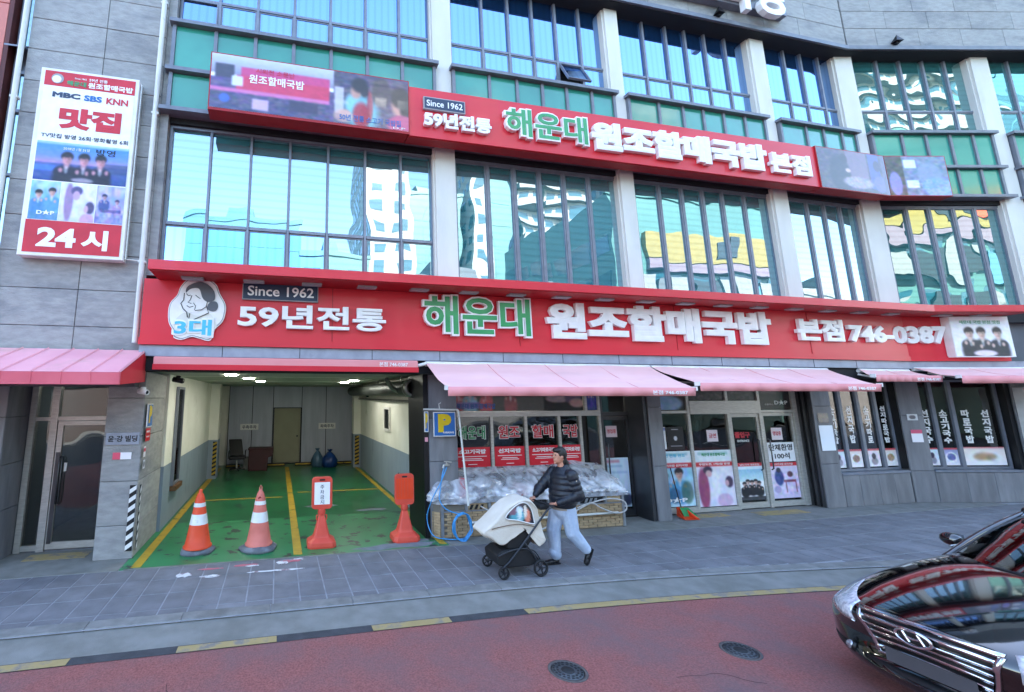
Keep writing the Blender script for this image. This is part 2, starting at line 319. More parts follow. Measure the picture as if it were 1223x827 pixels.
# stone panels of the upper wall
def panels(parent, xs, zs, y, M=None, t=.03, mname='stone', stagger=0., gap=.009):
    cache = {}
    for j in range(len(zs)-1):
        for i in range(len(xs)-1):
            x0, x1 = xs[i], xs[i+1]
            if stagger and j % 2: x0 += stagger*(i > 0)*1.; x1 += stagger*(i < len(xs)-2)*1.
            w_, h_ = round(x1-x0-gap, 3), round(zs[j+1]-zs[j]-gap, 3)
            if (w_, h_) not in cache:
                mb = MB(); c = .006
                vs = [(0, t, 0), (w_, t, 0), (w_, t, h_), (0, t, h_), (0, c, 0), (w_, c, 0), (w_, c, h_), (0, c, h_), (c, 0, c), (w_-c, 0, c), (w_-c, 0, h_-c), (c, 0, h_-c)]
                fs = [(8, 9, 10, 11)]+[(k, (k+1) % 4, 4+(k+1) % 4, 4+k) for k in range(4)]+[(4+k, 4+(k+1) % 4, 8+(k+1) % 4, 8+k) for k in range(4)]
                mb.add(vs, fs); me = bpy.data.meshes.new('stone_panel'); me.from_pydata(mb.v, [], mb.f); me.materials.append(MATS[mname]); cache[(w_, h_)] = me
            o = bpy.data.objects.new('stone_panel', cache[(w_, h_)]); COL.objects.link(o); o.parent = parent
            jit = random.uniform(-.0025, .0025)
            T = WM[parent].inverted() @ (M if M is not None else ID) @ Matrix.Translation((x0+gap/2, y+jit, zs[j]+gap/2))
            o.matrix_local = T
W1 = MB().prism(band(7.2, 34, 7.995, 8.019), 12.11, 12.13).build('upper_wall', 'stone_core', B)
zs = [12.12+.55*k for k in range(5)]
panels(W1, [7.4+1.2*k for k in range(6)]+[BX-.31*TB-.02], zs, 7.97, stagger=.3)
panels(W1, [.31*TB+.02]+[.9+1.2*k for k in range(11)], zs, 7.97, M2, stagger=.35)
# left stone wall with the upright signboard
W2 = MB().box(-4.55, -2.3, 8.2, 8.46, 3.1, 12.05).build('side_wall', 'stone_core', B)
panels(W2, [-4.54, -3.32, -2.3], [3.06+.62*k for k in range(15)], 8.165)
# white columns
def column(x0, x1, M=None, z0=4.62, z1=11.98):
    mb = MB().box(x0, x1, 8.2, 8.46, z0, z1, M); mb.box(x0-.035, x0-.001, 8.26, 8.46, z0, z1, M); mb.build('column', 'column_paint', B)
for c in ((3.03, 3.47), (7.5, 7.86), (11.95, 12.4)): column(*c)
column(-.13, .36, M2); column(3.73, 4.22, M2); column(7.6, 8.1, M2)
MB().box(-2.3, -2.16, 8.2, 8.46, 4.62, 11.98).build('column', 'stone', B)
MB().prism(band(-2.29, 8.1, 8.3, 8.46), 4.4, 4.7).build('sill_beam', 'soffit_dark', B)
MB().prism(band(-2.15, 8.1, 8.28, 8.46), 7.585, 7.70).build('lintel', 'soffit_dark', B)
def pane_obj(name, x0, x1, z0, z1, y, m, parent, M=None): return MB().box(x0, x1, y, y+.008, z0, z1).build(name, m, parent, M)
def upper_window(xs, M, gm, opened=()):
    mb = MB(); frame(mb, xs[0], xs[-1], 8.35, 8.44, 9.63, 12.03, .045)
    for x in xs[1:-1]: mb.box(x-.028, x+.028, 8.345, 8.44, 9.675, 11.985)
    for a, b in zip(xs[:-1], xs[1:]): mb.box(a+.029+(a == xs[0])*.016, b-.029-(b == xs[-1])*.016, 8.355, 8.44, 10.36, 10.415)
    wdw = mb.build('window', 'alu_dark', B, M)
    for i, (a, b) in enumerate(zip(xs[:-1], xs[1:])):
        a2, b2 = a+.03, b-.03
        pane_obj('pane', a2, b2, 10.42, 11.98, 8.40, gm, wdw, M)
        T = M or ID
        if i in opened:
            T = T @ Matrix.Translation((0, 8.36, 10.36)) @ Matrix.Rotation(-R_(opened[i]), 4, 'X') @ Matrix.Translation((0, -8.36, -10.36))
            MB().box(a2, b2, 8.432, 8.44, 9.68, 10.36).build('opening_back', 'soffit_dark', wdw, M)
        f = MB(); frame(f, a2, b2, 8.345 if i in opened else 8.37, 8.395, 9.68, 10.355, .026); f.build('sash', 'alu_dark', wdw, T)
        pane_obj('pane', a2+.027, b2-.027, 9.71, 10.325, 8.38, gm, wdw, T)
def mid_window(xs, M, gm, transom=False, jamb=0.):
    mb = MB(); frame(mb, xs[0], xs[-1]+jamb, 8.34, 8.44, 4.72, 7.58, .05)
    if jamb: mb.box(xs[-1], xs[-1]+jamb-.05, 8.38, 8.44, 4.77, 7.53)
    for x in xs[1:-1]: mb.box(x-.022, x+.022, 8.345, 8.44, 4.77, 7.53)
    if transom: 
        for a, b in zip(xs[:-1], xs[1:]): mb.box(a+.031+(a == xs[0])*.02, b-.031-(b == xs[-1])*.02, 8.35, 8.44, 5.63, 5.69)
    wdw = mb.build('window', 'alu_dark', B, M)
    for i, (a, b) in enumerate(zip(xs[:-1], xs[1:])):
        a2, b2 = a+.026, b-.026
        if transom:
            pane_obj('pane', a2, b2, 5.69, 7.53, 8.405, gm, wdw, M)
            f = MB(); frame(f, a2, b2, 8.375, 8.4, 4.775, 5.625, .025); f.build('sash', 'alu_dark', wdw, M)
            pane_obj('pane', a2+.026, b2-.026, 4.8, 5.6, 8.385, 'glass_upper' if i not in (4, 5, 6) else gm, wdw, M)
        else:
            f = MB(); frame(f, a2, b2, 8.355, 8.4, 4.775, 7.525, .032); f.build('sash', 'alu_dark', wdw, M)
            T = (M or ID) @ Matrix.Translation(((a+b)/2, 8.385, 0)) @ Matrix.Rotation(R_(random.uniform(-1, 1)), 4, 'Z') @ Matrix.Translation((-(a+b)/2, -8.385, 0))
            pane_obj('pane', a2+.033, b2-.033, 4.808, 7.492, 8.385, gm, wdw, T)
U = {1: [-2.15, -1.41, -.67, .07, .82, 1.575, 2.325, 3.03], 2: [3.5, 4.31, 4.98, 5.61, 6.23, 6.89, 7.6], 3: [7.95, 8.73, 9.43, 10.03, 10.65, 11.31, 12.02], 4: [12.55, 13.3, 13.9, 14.54, 15.14], 5: [.42, 1.23, 1.89, 2.55, 3.18, 3.83], 6: [4.3, 5.0, 5.7, 6.4, 7.1, 7.6]}
Lw = {1: U[1], 2: [3.5, 4.27, 4.9, 5.52, 6.13, 6.77, 7.55], 3: [7.95, 8.68, 9.33, 9.94, 10.53, 11.2, 11.97], 4: [12.55, 13.22, 13.8, 14.35, 14.93], 5: [.5, 1.21, 1.83, 2.49, 3.07, 3.72], 6: [4.4, 5.0, 5.7, 6.4, 7.1, 7.5]}
upper_window(U[1], None, 'glass_upper', {0: 5}); upper_window(U[2], None, 'glass_upper', {4: 26}); upper_window(U[3], None, 'glass_upper'); upper_window(U[4], None, 'glass_upper')
upper_window(U[5], M2, 'glass_bend'); upper_window(U[6], M2, 'glass_bend')
mid_window(Lw[1], None, 'glass_middle', True)
for k in (2, 3): mid_window(Lw[k], None, 'glass_middle')
mid_window(Lw[4], None, 'glass_middle', jamb=.2); mid_window(Lw[5], M2, 'glass_bend', jamb=.12); mid_window(Lw[6], M2, 'glass_bend')
def spandrel(xs, x0, x1, M=None):
    mb = MB(); mb.box(x0, x1, 8.2, 8.44, 7.71, 9.6)
    for z0, z1 in ((7.78, 8.53), (8.62, 9.54)):
        for x in [x0+.035]+xs[1:-1]+[x1-.035]: mb.box(x-.033, x+.033, 8.12, 8.199, z0, z1)
    mb.box(x0-.04, x1+.04, 8.04, 8.3, 9.545, 9.62); mb.box(x0-.06, x1+.08, 8.05, 8.3, 8.54, 8.615); mb.box(x0-.1, x1+.1, 8.02, 8.3, 7.70, 7.775)
    sp = mb.build('spandrel', 'alu_trim', B, M)
    ys = [x0+.035]+xs[1:-1]+[x1-.035]
    for a, b in zip(ys[:-1], ys[1:]):
        for z0, z1 in ((7.78, 8.53), (8.625, 9.54)): MB().box(a+.035, b-.035, 8.16, 8.195, z0, z1).build('glass_panel', 'spandrel_green', sp, M)
spandrel(U[1], -2.2, 3.07); spandrel(U[2], 3.44, 7.52); spandrel(U[3], 7.86, 11.98); spandrel(U[4], 12.42, 15.08)
spandrel(U[5], .4, 3.75, M2); spandrel(U[6], 4.25, 7.55, M2)
# glazed strip at the left end
mb = MB(); mb.box(-4.84, -4.55, 8.44, 8.5, 2.7, 14); ws = mb.build('window', 'alu_dark', B)
for z0, z1 in ((2.8, 4.6), (4.7, 6.3), (6.35, 7.5), (7.56, 8.25), (8.85, 11.5)): MB().box(-4.74, -4.57, 8.42, 8.43, z0, z1).build('pane', 'glass_middle', ws)
mb = MB(); mb.box(-4.83, -4.75, 8.36, 8.435, 2.7, 14); mb.box(-4.75, -4.56, 8.37, 8.435, 7.5, 7.56); mb.box(-4.75, -4.56, 8.38, 8.435, 8.26, 8.32); mb.box(-4.75, -4.56, 8.38, 8.435, 6.3, 6.35); mb.box(-4.75, -4.56, 8.38, 8.435, 4.6, 4.7)
mb.build('mullion', 'alu_dark', ws)
MB().add([(-4.86, 8.4, 8.84), (-4.56, 8.4, 8.84), (-4.56, 8.08, 8.6), (-4.86, 8.08, 8.6), (-4.86, 8.4, 8.8), (-4.56, 8.4, 8.8), (-4.56, 8.08, 8.57), (-4.86, 8.08, 8.57)], [(0, 1, 2, 3), (7, 6, 5, 4), (0, 3, 7, 4), (1, 5, 6, 2), (3, 2, 6, 7), (0, 4, 5, 1)]).build('open_sash', 'alu_dark', ws)
# drain pipes
for x, y, z0, lab in ((-2.36, 8.08, 3.42, 'white drain pipe between the grey stone wall and the big left window'), (-4.6, 8.09, 2.9, 'white drain pipe at the far left edge of the stone wall')):
    mb = MB(); mb.tube([(x, y, z0), (x, y, 14)], .045, 10)
    p = root_at(mb, 'drain_pipe', 'pipe_white', lab, 'pipe')
    for z in (4.8, 7.6, 9.9): MB().box(x-.06, x+.06, y-.02, y+.07, z, z+.04).build('bracket', 'pipe_white', p); 
# pink neighbour
N = empty('neighbouring_building', 'salmon pink building at the far left edge with a dark maroon corner', 'building', (-7, 9, 0))
MB().box(-14, -4.93, 8.22, 30, -.05, 21).build('wall', 'tinted_wall', N)
MB().box(-4.93, -4.86, 8.2, 9, -.05, 21).build('corner_trim', 'maroon', N)
for z in (4.1, 5.9, 7.7, 9.5, 11.3): MB().box(-13.9, -4.94, 8.2, 8.22, z, z+1.78).build('cladding_panel', 'tinted_wall', N)
# ================================================================ lower signboard
S = empty('restaurant_signboard', 'long red signboard with canopy, white and green raised letters and phone number above the shop', 'signboard', (6, 7.9, 3.4))
MB().prism(band(-2.26, 2.5, 7.96, 8.28), 3.385, 4.50).build('sign_face', 'red_panel', S)
MB().prism(band(-2.27, 2.51, 7.935, 7.96), 3.385, 3.50).build('bottom_rail', 'red_panel', S)
MB().prism(band(-2.05, 2.45, 7.33, 8.29), 4.5, 4.655).build('canopy', 'red_panel', S)
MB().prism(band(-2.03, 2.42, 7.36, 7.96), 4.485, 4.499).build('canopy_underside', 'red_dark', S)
for x in (0.9, 4.6, 8.3, 12.0): MB().box(x, x+.012, 7.953, 7.959, 3.51, 4.48).build('panel_joint', 'red_dark', S)
lx = -1.62
while lx < 14.2:
    MB().box(lx, lx+.34, 7.62, 7.78, 4.455, 4.484).build('canopy_light', 'letter_grey', S); lx += .98
for s_ in (.55, 1.5): MB().box(s_, s_+.34, 7.62, 7.78, 4.455, 4.484).build('canopy_light', 'letter_grey', S, M2)
MB().prism(band(-2.26, 12, 7.985, 8.3), 3.2, 3.381).build('beam_cladding', 'gutter_grey', B)
for k in range(1, 13): MB().box(-2.26+k*1.3, -2.25+k*1.3, 7.981, 7.984, 3.2, 3.38).build('cladding_joint', 'soffit_dark', B)
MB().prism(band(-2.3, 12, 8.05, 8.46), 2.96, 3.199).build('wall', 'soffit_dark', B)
MB().prism(band(-4.6, 0.1, 8.06, 8.3)[:1]+[(-2.3, 8.06), (-2.3, 8.3), (-4.6, 8.3)], 2.7, 3.06).build('wall', 'stone_core', B)
def raised(body, x0, x1, z0, z1, y, P, front='letter_white', back=None, depth=.1, off=.03, M=None, ob=.055, shear=0.):
    """channel letters: one object per character; optional wider white backing"""
    if back:
        l = text(body, x0-.02, x1+.02, z0-.02, z1+.02, y, back, P, M, depth, ob, name='letter', split=True, shear=shear)
        f = text(body, x0+.015, x1-.015, z0+.015, z1-.015, y-.006, front, P, M, .006, off, name='letter_face', split=True, shear=shear)
        for a, b in zip(l, f): b.parent = a; WM[b] = WM[P]
        return l
    return text(body, x0, x1, z0, z1, y, front, P, M, depth, off, name='letter', split=True, shear=shear)
# emblem: white cut-out board with a bust of an old woman
def blob(pts, n=6):   # closed Catmull-Rom through points
    out = []; m = len(pts)
    for i in range(m):
        p0, p1, p2, p3 = (np.array(pts[(i+k-1) % m], float) for k in range(4))
        for t in np.linspace(0, 1, n, endpoint=False): out.append(tuple(.5*(2*p1+(p2-p0)*t+(2*p0-5*p1+4*p2-p3)*t*t+(3*p1-p0-3*p2+p3)*t**3)))
    return out
def q(pts): return [(-1.84+(a/910*110-11.5)/67*.9, 4.56-(b-75)/640*1.1) for a, b in pts]   # emblem drawing units to metres
E_ = S
def cut(name, pts, y, m, d=.006, par=None, n=5): return MB().xz(blob(q(pts), n)[::-1], y, y+d).build(name, m, par or S)
out = [(370, 75), (470, 95), (550, 150), (590, 240), (650, 340), (655, 430), (630, 520), (560, 600), (540, 680), (500, 715), (400, 690), (330, 680), (240, 710), (165, 690), (165, 640), (110, 550), (95, 440), (110, 350), (170, 270), (200, 180), (270, 100)]
em = cut('emblem', out, 7.90, 'letter_white', .05)
def inset(pts, k, c=(375, 390)): return [(c[0]+(a-c[0])*k, c[1]+(b-c[1])*k) for a, b in pts]
cut('outline', inset(out, .975), 7.897, 'letter_grey', .003, em); cut('emblem_ground', inset(out, .945), 7.893, 'letter_white', .004, em)
cut('shoulders', [(275, 440), (200, 480), (160, 560), (200, 640), (400, 650), (560, 600), (565, 530), (490, 440), (380, 470)], 7.889, 'cream_wall', .004, em)
cut('face', [(290, 200), (240, 260), (235, 320), (215, 360), (240, 410), (290, 440), (350, 440), (430, 410), (470, 370), (470, 300), (400, 190)], 7.885, 'letter_white', .004, em)
cut('hair', [(375, 130), (460, 150), (530, 215), (545, 290), (520, 320), (470, 330), (420, 290), (380, 200), (300, 205), (255, 245), (270, 180)], 7.881, 'emblem_grey', .004, em)
cut('hair_bun', [(500, 330), (560, 325), (580, 370), (560, 415), (510, 420), (470, 390)], 7.881, 'emblem_grey', .004, em)
mb = MB()
def ln(pts, r=.006): mb.tube([(p[0], 7.883, p[1]) for p in q(pts)], r, 5)
ln([(262, 255), (280, 275), (305, 268)]); ln([(350, 265), (375, 285), (400, 300)]); ln([(315, 270), (300, 320), (280, 340), (315, 352)]); ln([(272, 375), (300, 390), (335, 380)]); ln([(335, 345), (358, 375), (350, 415)])
ln([(240, 250), (238, 320), (213, 355), (238, 405), (275, 440), (285, 490)], .008); ln([(355, 420), (420, 410), (465, 375), (490, 440), (330, 520)], .007); ln([(470, 330), (460, 380)], .006); ln([(305, 450), (300, 500)], .006)
mb.build('line_drawing', 'letter_black', em)
raised('3대', -1.74, -1.12, 3.53, 3.83, 7.875, em, 'letter_sky', 'letter_white', .02, .03, ob=.07)
# date plate
dp = MB().box(-.67, .64, 7.90, 7.955, 4.20, 4.515).build('date_plate', 'letter_grey', S); MB().box(-.655, .625, 7.896, 7.899, 4.215, 4.50).build('plate_face', 'letter_navy', dp)
text('Since 1962', -.58, .56, 4.27, 4.45, 7.888, 'letter_white', dp, depth=.006, off=.015)
raised('59년전통', -.72, 1.88, 3.70, 4.13, 7.86, S)
raised('해운대', 2.60, 4.80, 3.68, 4.44, 7.84, S, 'letter_green', 'letter_white', .10, .022, ob=.05)
raised('원조할매국밥', 5.16, 10.8, 3.66, 4.42, 7.86, S, depth=.09, off=.05)
raised('본점', 11.55, 12.95, 3.80, 4.32, 7.87, S, depth=.08, off=.045)
raised('746-', 13.12, 14.55, 3.80, 4.22, 7.87, S, depth=.08, off=.05)
raised('0387', -.36, 1.0, 3.80, 4.24, 7.87, S, depth=.08, off=.05, M=M2)
# photo board at its right end
pb = empty('photo_board', 'white lightbox photo of three people at the right end of the lower red signboard', 'photo board', tuple((M2 @ Vector((1.7, 7.85, 3.47)))), BA)
MB().box(.97, 2.43, 7.78, 7.95, 3.47, 4.46).build('box', 'white_paint', pb, M2)
P = Paint(1.46, .99, 80, (.97, .97, .98)); P.rect(.2, .85, .1, .2, 'cfe0e4', .8)
for cx in (.28, .5, .76): P.person(cx, .42, .085, '33343c', '2a2226', 'eac6b8')
P.ell(.5, .92, .2, .08, 'e8dce2'); P.sheet('photo', pb, .99, 2.41, 3.49, 4.44, 7.776, 'print_gloss', M2)
text('해운대 국밥 본점 맛집', 1.2, 2.2, 4.28, 4.36, 7.77, 'letter_green', pb, M2, .003)
# ================================================================ upper signboard
S2 = empty('upper_signboard', 'long red signboard with raised letters on the green glass band below the third floor windows', 'signboard', (6, 7.8, 7.6))
MB().prism(band(2.3, -.1, 7.72, 8.01)[:2]+[(band(0, 1, 7.72, 8.01)[4])]+[(2.3, 8.01)], 7.58, 8.64).build('sign_body', 'red_panel', S2)
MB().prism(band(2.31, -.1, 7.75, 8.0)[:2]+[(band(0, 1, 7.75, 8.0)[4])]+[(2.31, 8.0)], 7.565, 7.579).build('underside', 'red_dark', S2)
MB().box(-1.4, 2.33, 7.69, 8.01, 7.58, 8.73).build('photo_box', 'red_dark', S2)
P = Paint(3.7, 1.1, 190); P.grad('c9cdd6', '8e8ea6', 0, .35); P.rect(.0, .6, .42, 1, '5b4a78'); P.noise(.25, 40, 0, .6, .35, 1)
P.rect(.02, .11, .18, .42, '3a3a4e'); P.rect(.14, .58, .2, .36, 'c83a78'); P.rect(.12, .58, .36, .6, 'cf2f58'); P.rect(.1, .15, .38, .56, 'd8e2f0'); P.rect(.0, .58, .6, .68, 'd070a8'); P.rect(.0, .58, .68, 1., '4a4568', .8); P.noise(.3, 60, 0, .58, .66, 1)
P.ell(.07, .8, .025, .08, '3a62c0'); P.rect(.2, .28, .75, .95, 'c8a8c4'); P.rect(.38, .52, .7, .9, '38304e'); P.rect(.62, .66, .1, .7, '8fa3b8'); P.rect(.6, 1, 0, 1, '453c58', .92); P.noise(.3, 50, .6, 1, 0, 1); P.rect(.605, .65, .3, .8, 'd9d6d8', .8)
P.ell(.75, .75, .085, .34, '6fb4ba', soft=.5); P.ell(.70, .6, .04, .2, '86c4c8', soft=.5); P.ell(.745, .8, .045, .25, 'a82c40', soft=.4); P.ell(.79, .6, .015, .3, 'a82c40', .8); P.ell(.715, .36, .028, .13, 'c09080', soft=.5); P.ell(.735, .22, .042, .14, '1b181c', soft=.5); P.ell(.76, .32, .02, .12, '1b181c', .8); P.ell(.66, .78, .03, .06, 'c89a88', .9); P.rect(.60, .68, .55, .62, 'c8ccd0', .5); P.ell(.85, .3, .05, .3, '2a2630', .7)
P.ell(.945, .52, .04, .22, 'c89284', soft=.5); P.ell(.955, .36, .055, .2, '1d1a20', soft=.4); P.ell(.98, .55, .03, .2, '1d1a20', soft=.5); P.ell(.97, .9, .09, .2, 'c04a78'); P.ell(.65, .85, .05, .12, 'e0b0a0', .7)
ph = P.sheet('photo', S2, -1.38, 2.31, 7.63, 8.71, 7.687, 'print_gloss')
text('원조할매국밥', -.72, .28, 8.2, 8.38, 7.682, 'letter_white', ph, depth=.003, off=.02); text('시외전 소문난', -.6, .1, 8.42, 8.52, 7.682, 'letter_red', ph, depth=.003)
text('50년 전통 소고기 국밥집', .95, 2.15, 7.70, 7.83, 7.682, 'letter_blue', ph, depth=.003, off=.01)
text('D.P', 2.0, 2.24, 7.65, 7.69, 7.68, 'letter_white', ph, depth=.002)
dp = MB().box(2.62, 3.5, 7.66, 7.715, 8.16, 8.43).build('date_plate', 'letter_grey', S2); MB().box(2.64, 3.48, 7.656, 7.659, 8.18, 8.41).build('plate_face', 'letter_navy', dp)
text('Since 1962', 2.68, 3.44, 8.225, 8.36, 7.650, 'letter_white', dp, depth=.004, off=.012)
raised('59년전통', 2.62, 4.05, 7.77, 8.11, 7.63, S2, depth=.09, off=.045)
raised('해운대', 4.36, 6.28, 7.80, 8.44, 7.62, S2, 'letter_green', 'letter_white', .10, .022, ob=.05)
raised('원조할매국밥', 6.36, 11.1, 7.74, 8.42, 7.62, S2, depth=.10, off=.06)
raised('본점', 11.2, 12.45, 7.77, 8.30, 7.63, S2, depth=.09, off=.05)
mb = MB(); mb.prism([(12.76, 7.69), (BX-.61*TB, 7.69), (BX-.35*TB, 7.95), (12.76, 7.95)], 7.555, 8.66); mb.build('photo_box', 'red_dark', S2)
MB().box(.63*TB+.01, 1.66, 7.69, 7.95, 7.555, 8.66).build('photo_box', 'red_dark', S2, M2)
P = Paint(2.25, 1.1, 120); P.rect(0, 1, 0, 1, '4c424e'); P.noise(.2, 22); P.rect(.42, .72, 0, .7, '7c6474'); P.rect(.74, .9, 0, .9, '474e90'); P.ell(.3, .6, .15, .45, '2c2a34'); P.ell(.38, .22, .05, .12, '2a2228'); P.ell(.42, .5, .04, .05, 'd8b0a0'); P.ell(.55, .78, .22, .14, 'a09098'); P.noise(.35, 60, .35, .8, .6, .95); P.ell(.86, .3, .05, .14, '3a2e44'); P.ell(.88, .75, .1, .2, '6a62a0'); P.rect(.93, 1, 0, 1, '5e5468')
P.sheet('photo', S2, 12.78, BX-.61*TB-.005, 7.575, 8.64, 7.687, 'print_gloss')
P = Paint(1.58, 1.1, 90); P.rect(0, 1, 0, 1, '48404e'); P.rect(.28, 1, 0, 1, '7480a4'); P.noise(.3, 20); P.rect(.3, .5, .1, .3, 'dfe3ea'); P.rect(.3, .5, .62, .8, 'dfe3ea'); P.ell(.12, .7, .1, .3, '8f84d0'); P.ell(.7, .5, .2, .35, '8290b4'); P.ell(.8, .8, .25, .25, '7da2dc'); P.noise(.3, 30, .4, 1, .6, 1)
P.sheet('photo', S2, .63*TB+.015, 1.64, 7.575, 8.64, 7.687, 'print_gloss', M2)
# ================================================================ building name high on the wall
BN = empty('building_name_sign', 'dark plate with large white raised Korean letters high on the stone wall', 'sign', (10.5, 7.8, 12.35))
MB().box(6.5, 12.75, 7.78, 7.965, 12.42, 14.2).build('plate', 'alu_dark', BN)
raised('석경', 10.35, 12.5, 12.17, 13.4, 7.62, BN, depth=.15, off=.03)
for x, y, z, M, lab in ((10.65, 7.9, 12.1, None, 'small dark spotlight on the cornice below the building name'), (1.35, 7.9, 12.12, M2, 'small dark spotlight on the cornice right of the bend')):
    mb = MB(); mb.box(x-.05, x+.05, y-.04, y+.04, z, z+.05); mb.add([(x-.1, y-.1, z+.05), (x+.1, y-.1, z+.05), (x+.1, y+.06, z+.05), (x-.1, y+.06, z+.05), (x, y-.03, z+.26)], [(0, 3, 2, 1), (0, 1, 4), (1, 2, 4), (2, 3, 4), (3, 0, 4)])
    root_at(mb, 'spotlight', 'black_metal', lab, 'spotlight', M=M, group='spotlights on the cornice')
# ================================================================ upright 24-hour sign
V = empty('upright_signboard', 'tall white and red lightbox signboard reading 24시 on the grey stone wall', 'signboard', (-3.4, 8.1, 4.8))
MB().box(-4.19, -2.63, 7.98, 8.16, 4.79, 8.17).build('case', 'white_paint', V, bevel=.012)
MB().box(-4.12, -2.69, 7.974, 7.979, 7.84, 8.12).build('header', 'letter_red', V)
MB().box(-4.12, -2.69, 7.974, 7.979, 4.85, 5.40).build('footer', 'letter_red', V)
MB().box(-4.12, -2.69, 7.975, 7.979, 5.402, 7.838).build('panel', 'letter_white', V)
T_ = lambda b, x0, x1, z0, z1, m, o=.01: text(b, x0, x1, z0, z1, 7.968, m, V, depth=.005, off=o)
T_('원조할매국밥', -3.44, -2.72, 7.87, 7.98, 'letter_white', .03); T_('해운대', -3.77, -3.47, 7.875, 7.97, 'letter_green', .03); T_('Since 1962', -3.66, -3.47, 8.01, 8.04, 'letter_white'); T_('59년 전통', -3.43, -3.14, 8.0, 8.06, 'letter_white')
MB().xz([(-3.92+.095*math.cos(a/12*math.pi), 7.98+.095*math.sin(a/12*math.pi)) for a in range(24)], 7.968, 7.973).build('emblem', 'letter_grey', V); MB().xz([(-3.93+.07*math.cos(a/12*math.pi), 7.965+.07*math.sin(a/12*math.pi)) for a in range(24)], 7.964, 7.967).build('emblem', 'letter_white', V)
T_('MBC', -3.97, -3.54, 7.63, 7.73, 'letter_navy', .05); T_('SBS', -3.48, -3.2, 7.62, 7.73, 'letter_blue', .04); T_('KNN', -3.13, -2.78, 7.61, 7.73, 'letter_red', .03)
T_('맛집', -3.83, -2.86, 7.06, 7.46, 'letter_red', .055); T_('TV맛집 방영 26회·영화촬영 6회', -4.06, -2.72, 6.87, 6.95, 'letter_navy', .005)
P = Paint(1.42, .7, 90); P.grad('3f8edc', '6f8fd8', 0, .35); P.grad('6f8fd8', 'b98fc0', .35, .55); P.grad('4a5fa0', '2a4a90', .55, 1.); P.noise(.15, 20, 0, 1, .5, 1)
P.rect(.0, .3, .62, .75, '4a7ad0'); P.rect(.72, 1, .45, .7, '384a78', .7)
for cx in (.34, .52, .7): P.person(cx, .42, .07, '1e2234', '1a1c26', 'd89aa6')
P.ell(.52, .93, .12, .06, 'd0c4d8', .7); P.rect(0, 1, 0, .06, 'ffffff', .5)
P.sheet('photo', V, -4.10, -2.69, 6.10, 6.80, 7.972, 'print'); T_('방영', -3.2, -2.9, 6.62, 6.74, 'letter_black', .01); T_('2018년 1월 31일', -3.7, -3.3, 6.67, 6.72, 'letter_white', .0)
P = Paint(.43, .66, 44); P.grad('a8cbe0', '6a9fc4'); P.noise(.3, 8); P.person(.28, .35, .14, '4a86b8', '1d2026', 'd8a8a0'); P.person(.72, .28, .14, '5a9ac0', '1a1d24', 'd8a8a0'); P.rect(0, 1, .8, 1, '4f7fae', .6)
P.sheet('photo', V, -4.10, -3.67, 5.41, 6.08, 7.972); T_('D★P', -3.98, -3.72, 5.49, 5.58, 'letter_white', .03)
P = Paint(.52, .66, 50); P.grad('e6e4f4', 'cfd0ee'); P.noise(.12, 8); P.ell(.25, .5, .12, .5, '8a6a98', .8); P.ell(.45, .2, .16, .12, '54507e'); P.ell(.45, .32, .1, .12, 'c8a4c0'); P.ell(.85, .62, .13, .16, '4a466e'); P.ell(.75, .66, .06, .1, 'd0a8b8'); P.ell(.8, .95, .2, .18, 'c8a0c8')
P.sheet('photo', V, -3.66, -3.13, 5.41, 6.08, 7.972)
P = Paint(.43, .66, 44); P.grad('b4b4dc', '9a96cc'); P.noise(.3, 9); P.person(.3, .3, .1, '40508c', '2a2c50', 'c098a8'); P.person(.75, .42, .09, '9a86b8', '40345c', 'c8a0b0'); P.rect(.2, .9, .62, .7, '5c5894'); P.rect(.0, 1, .82, 1, '7f86c4', .7); P.noise(.3, 14, 0, 1, .6, 1)
P.sheet('photo', V, -3.12, -2.69, 5.41, 6.08, 7.972)
T_('24', -3.93, -3.36, 4.95, 5.28, 'letter_white', .04); T_('시', -3.28, -2.88, 4.93, 5.28, 'letter_white', .04)
MB().box(-2.62, -2.6, 8.04, 8.1, 4.83, 8.12).build('side_trim', 'steel', V); MB().tube([(-2.6, 8.08, 4.84), (-2.4, 8.08, 4.83)], .012, 6).build('conduit', 'pipe_white', V)
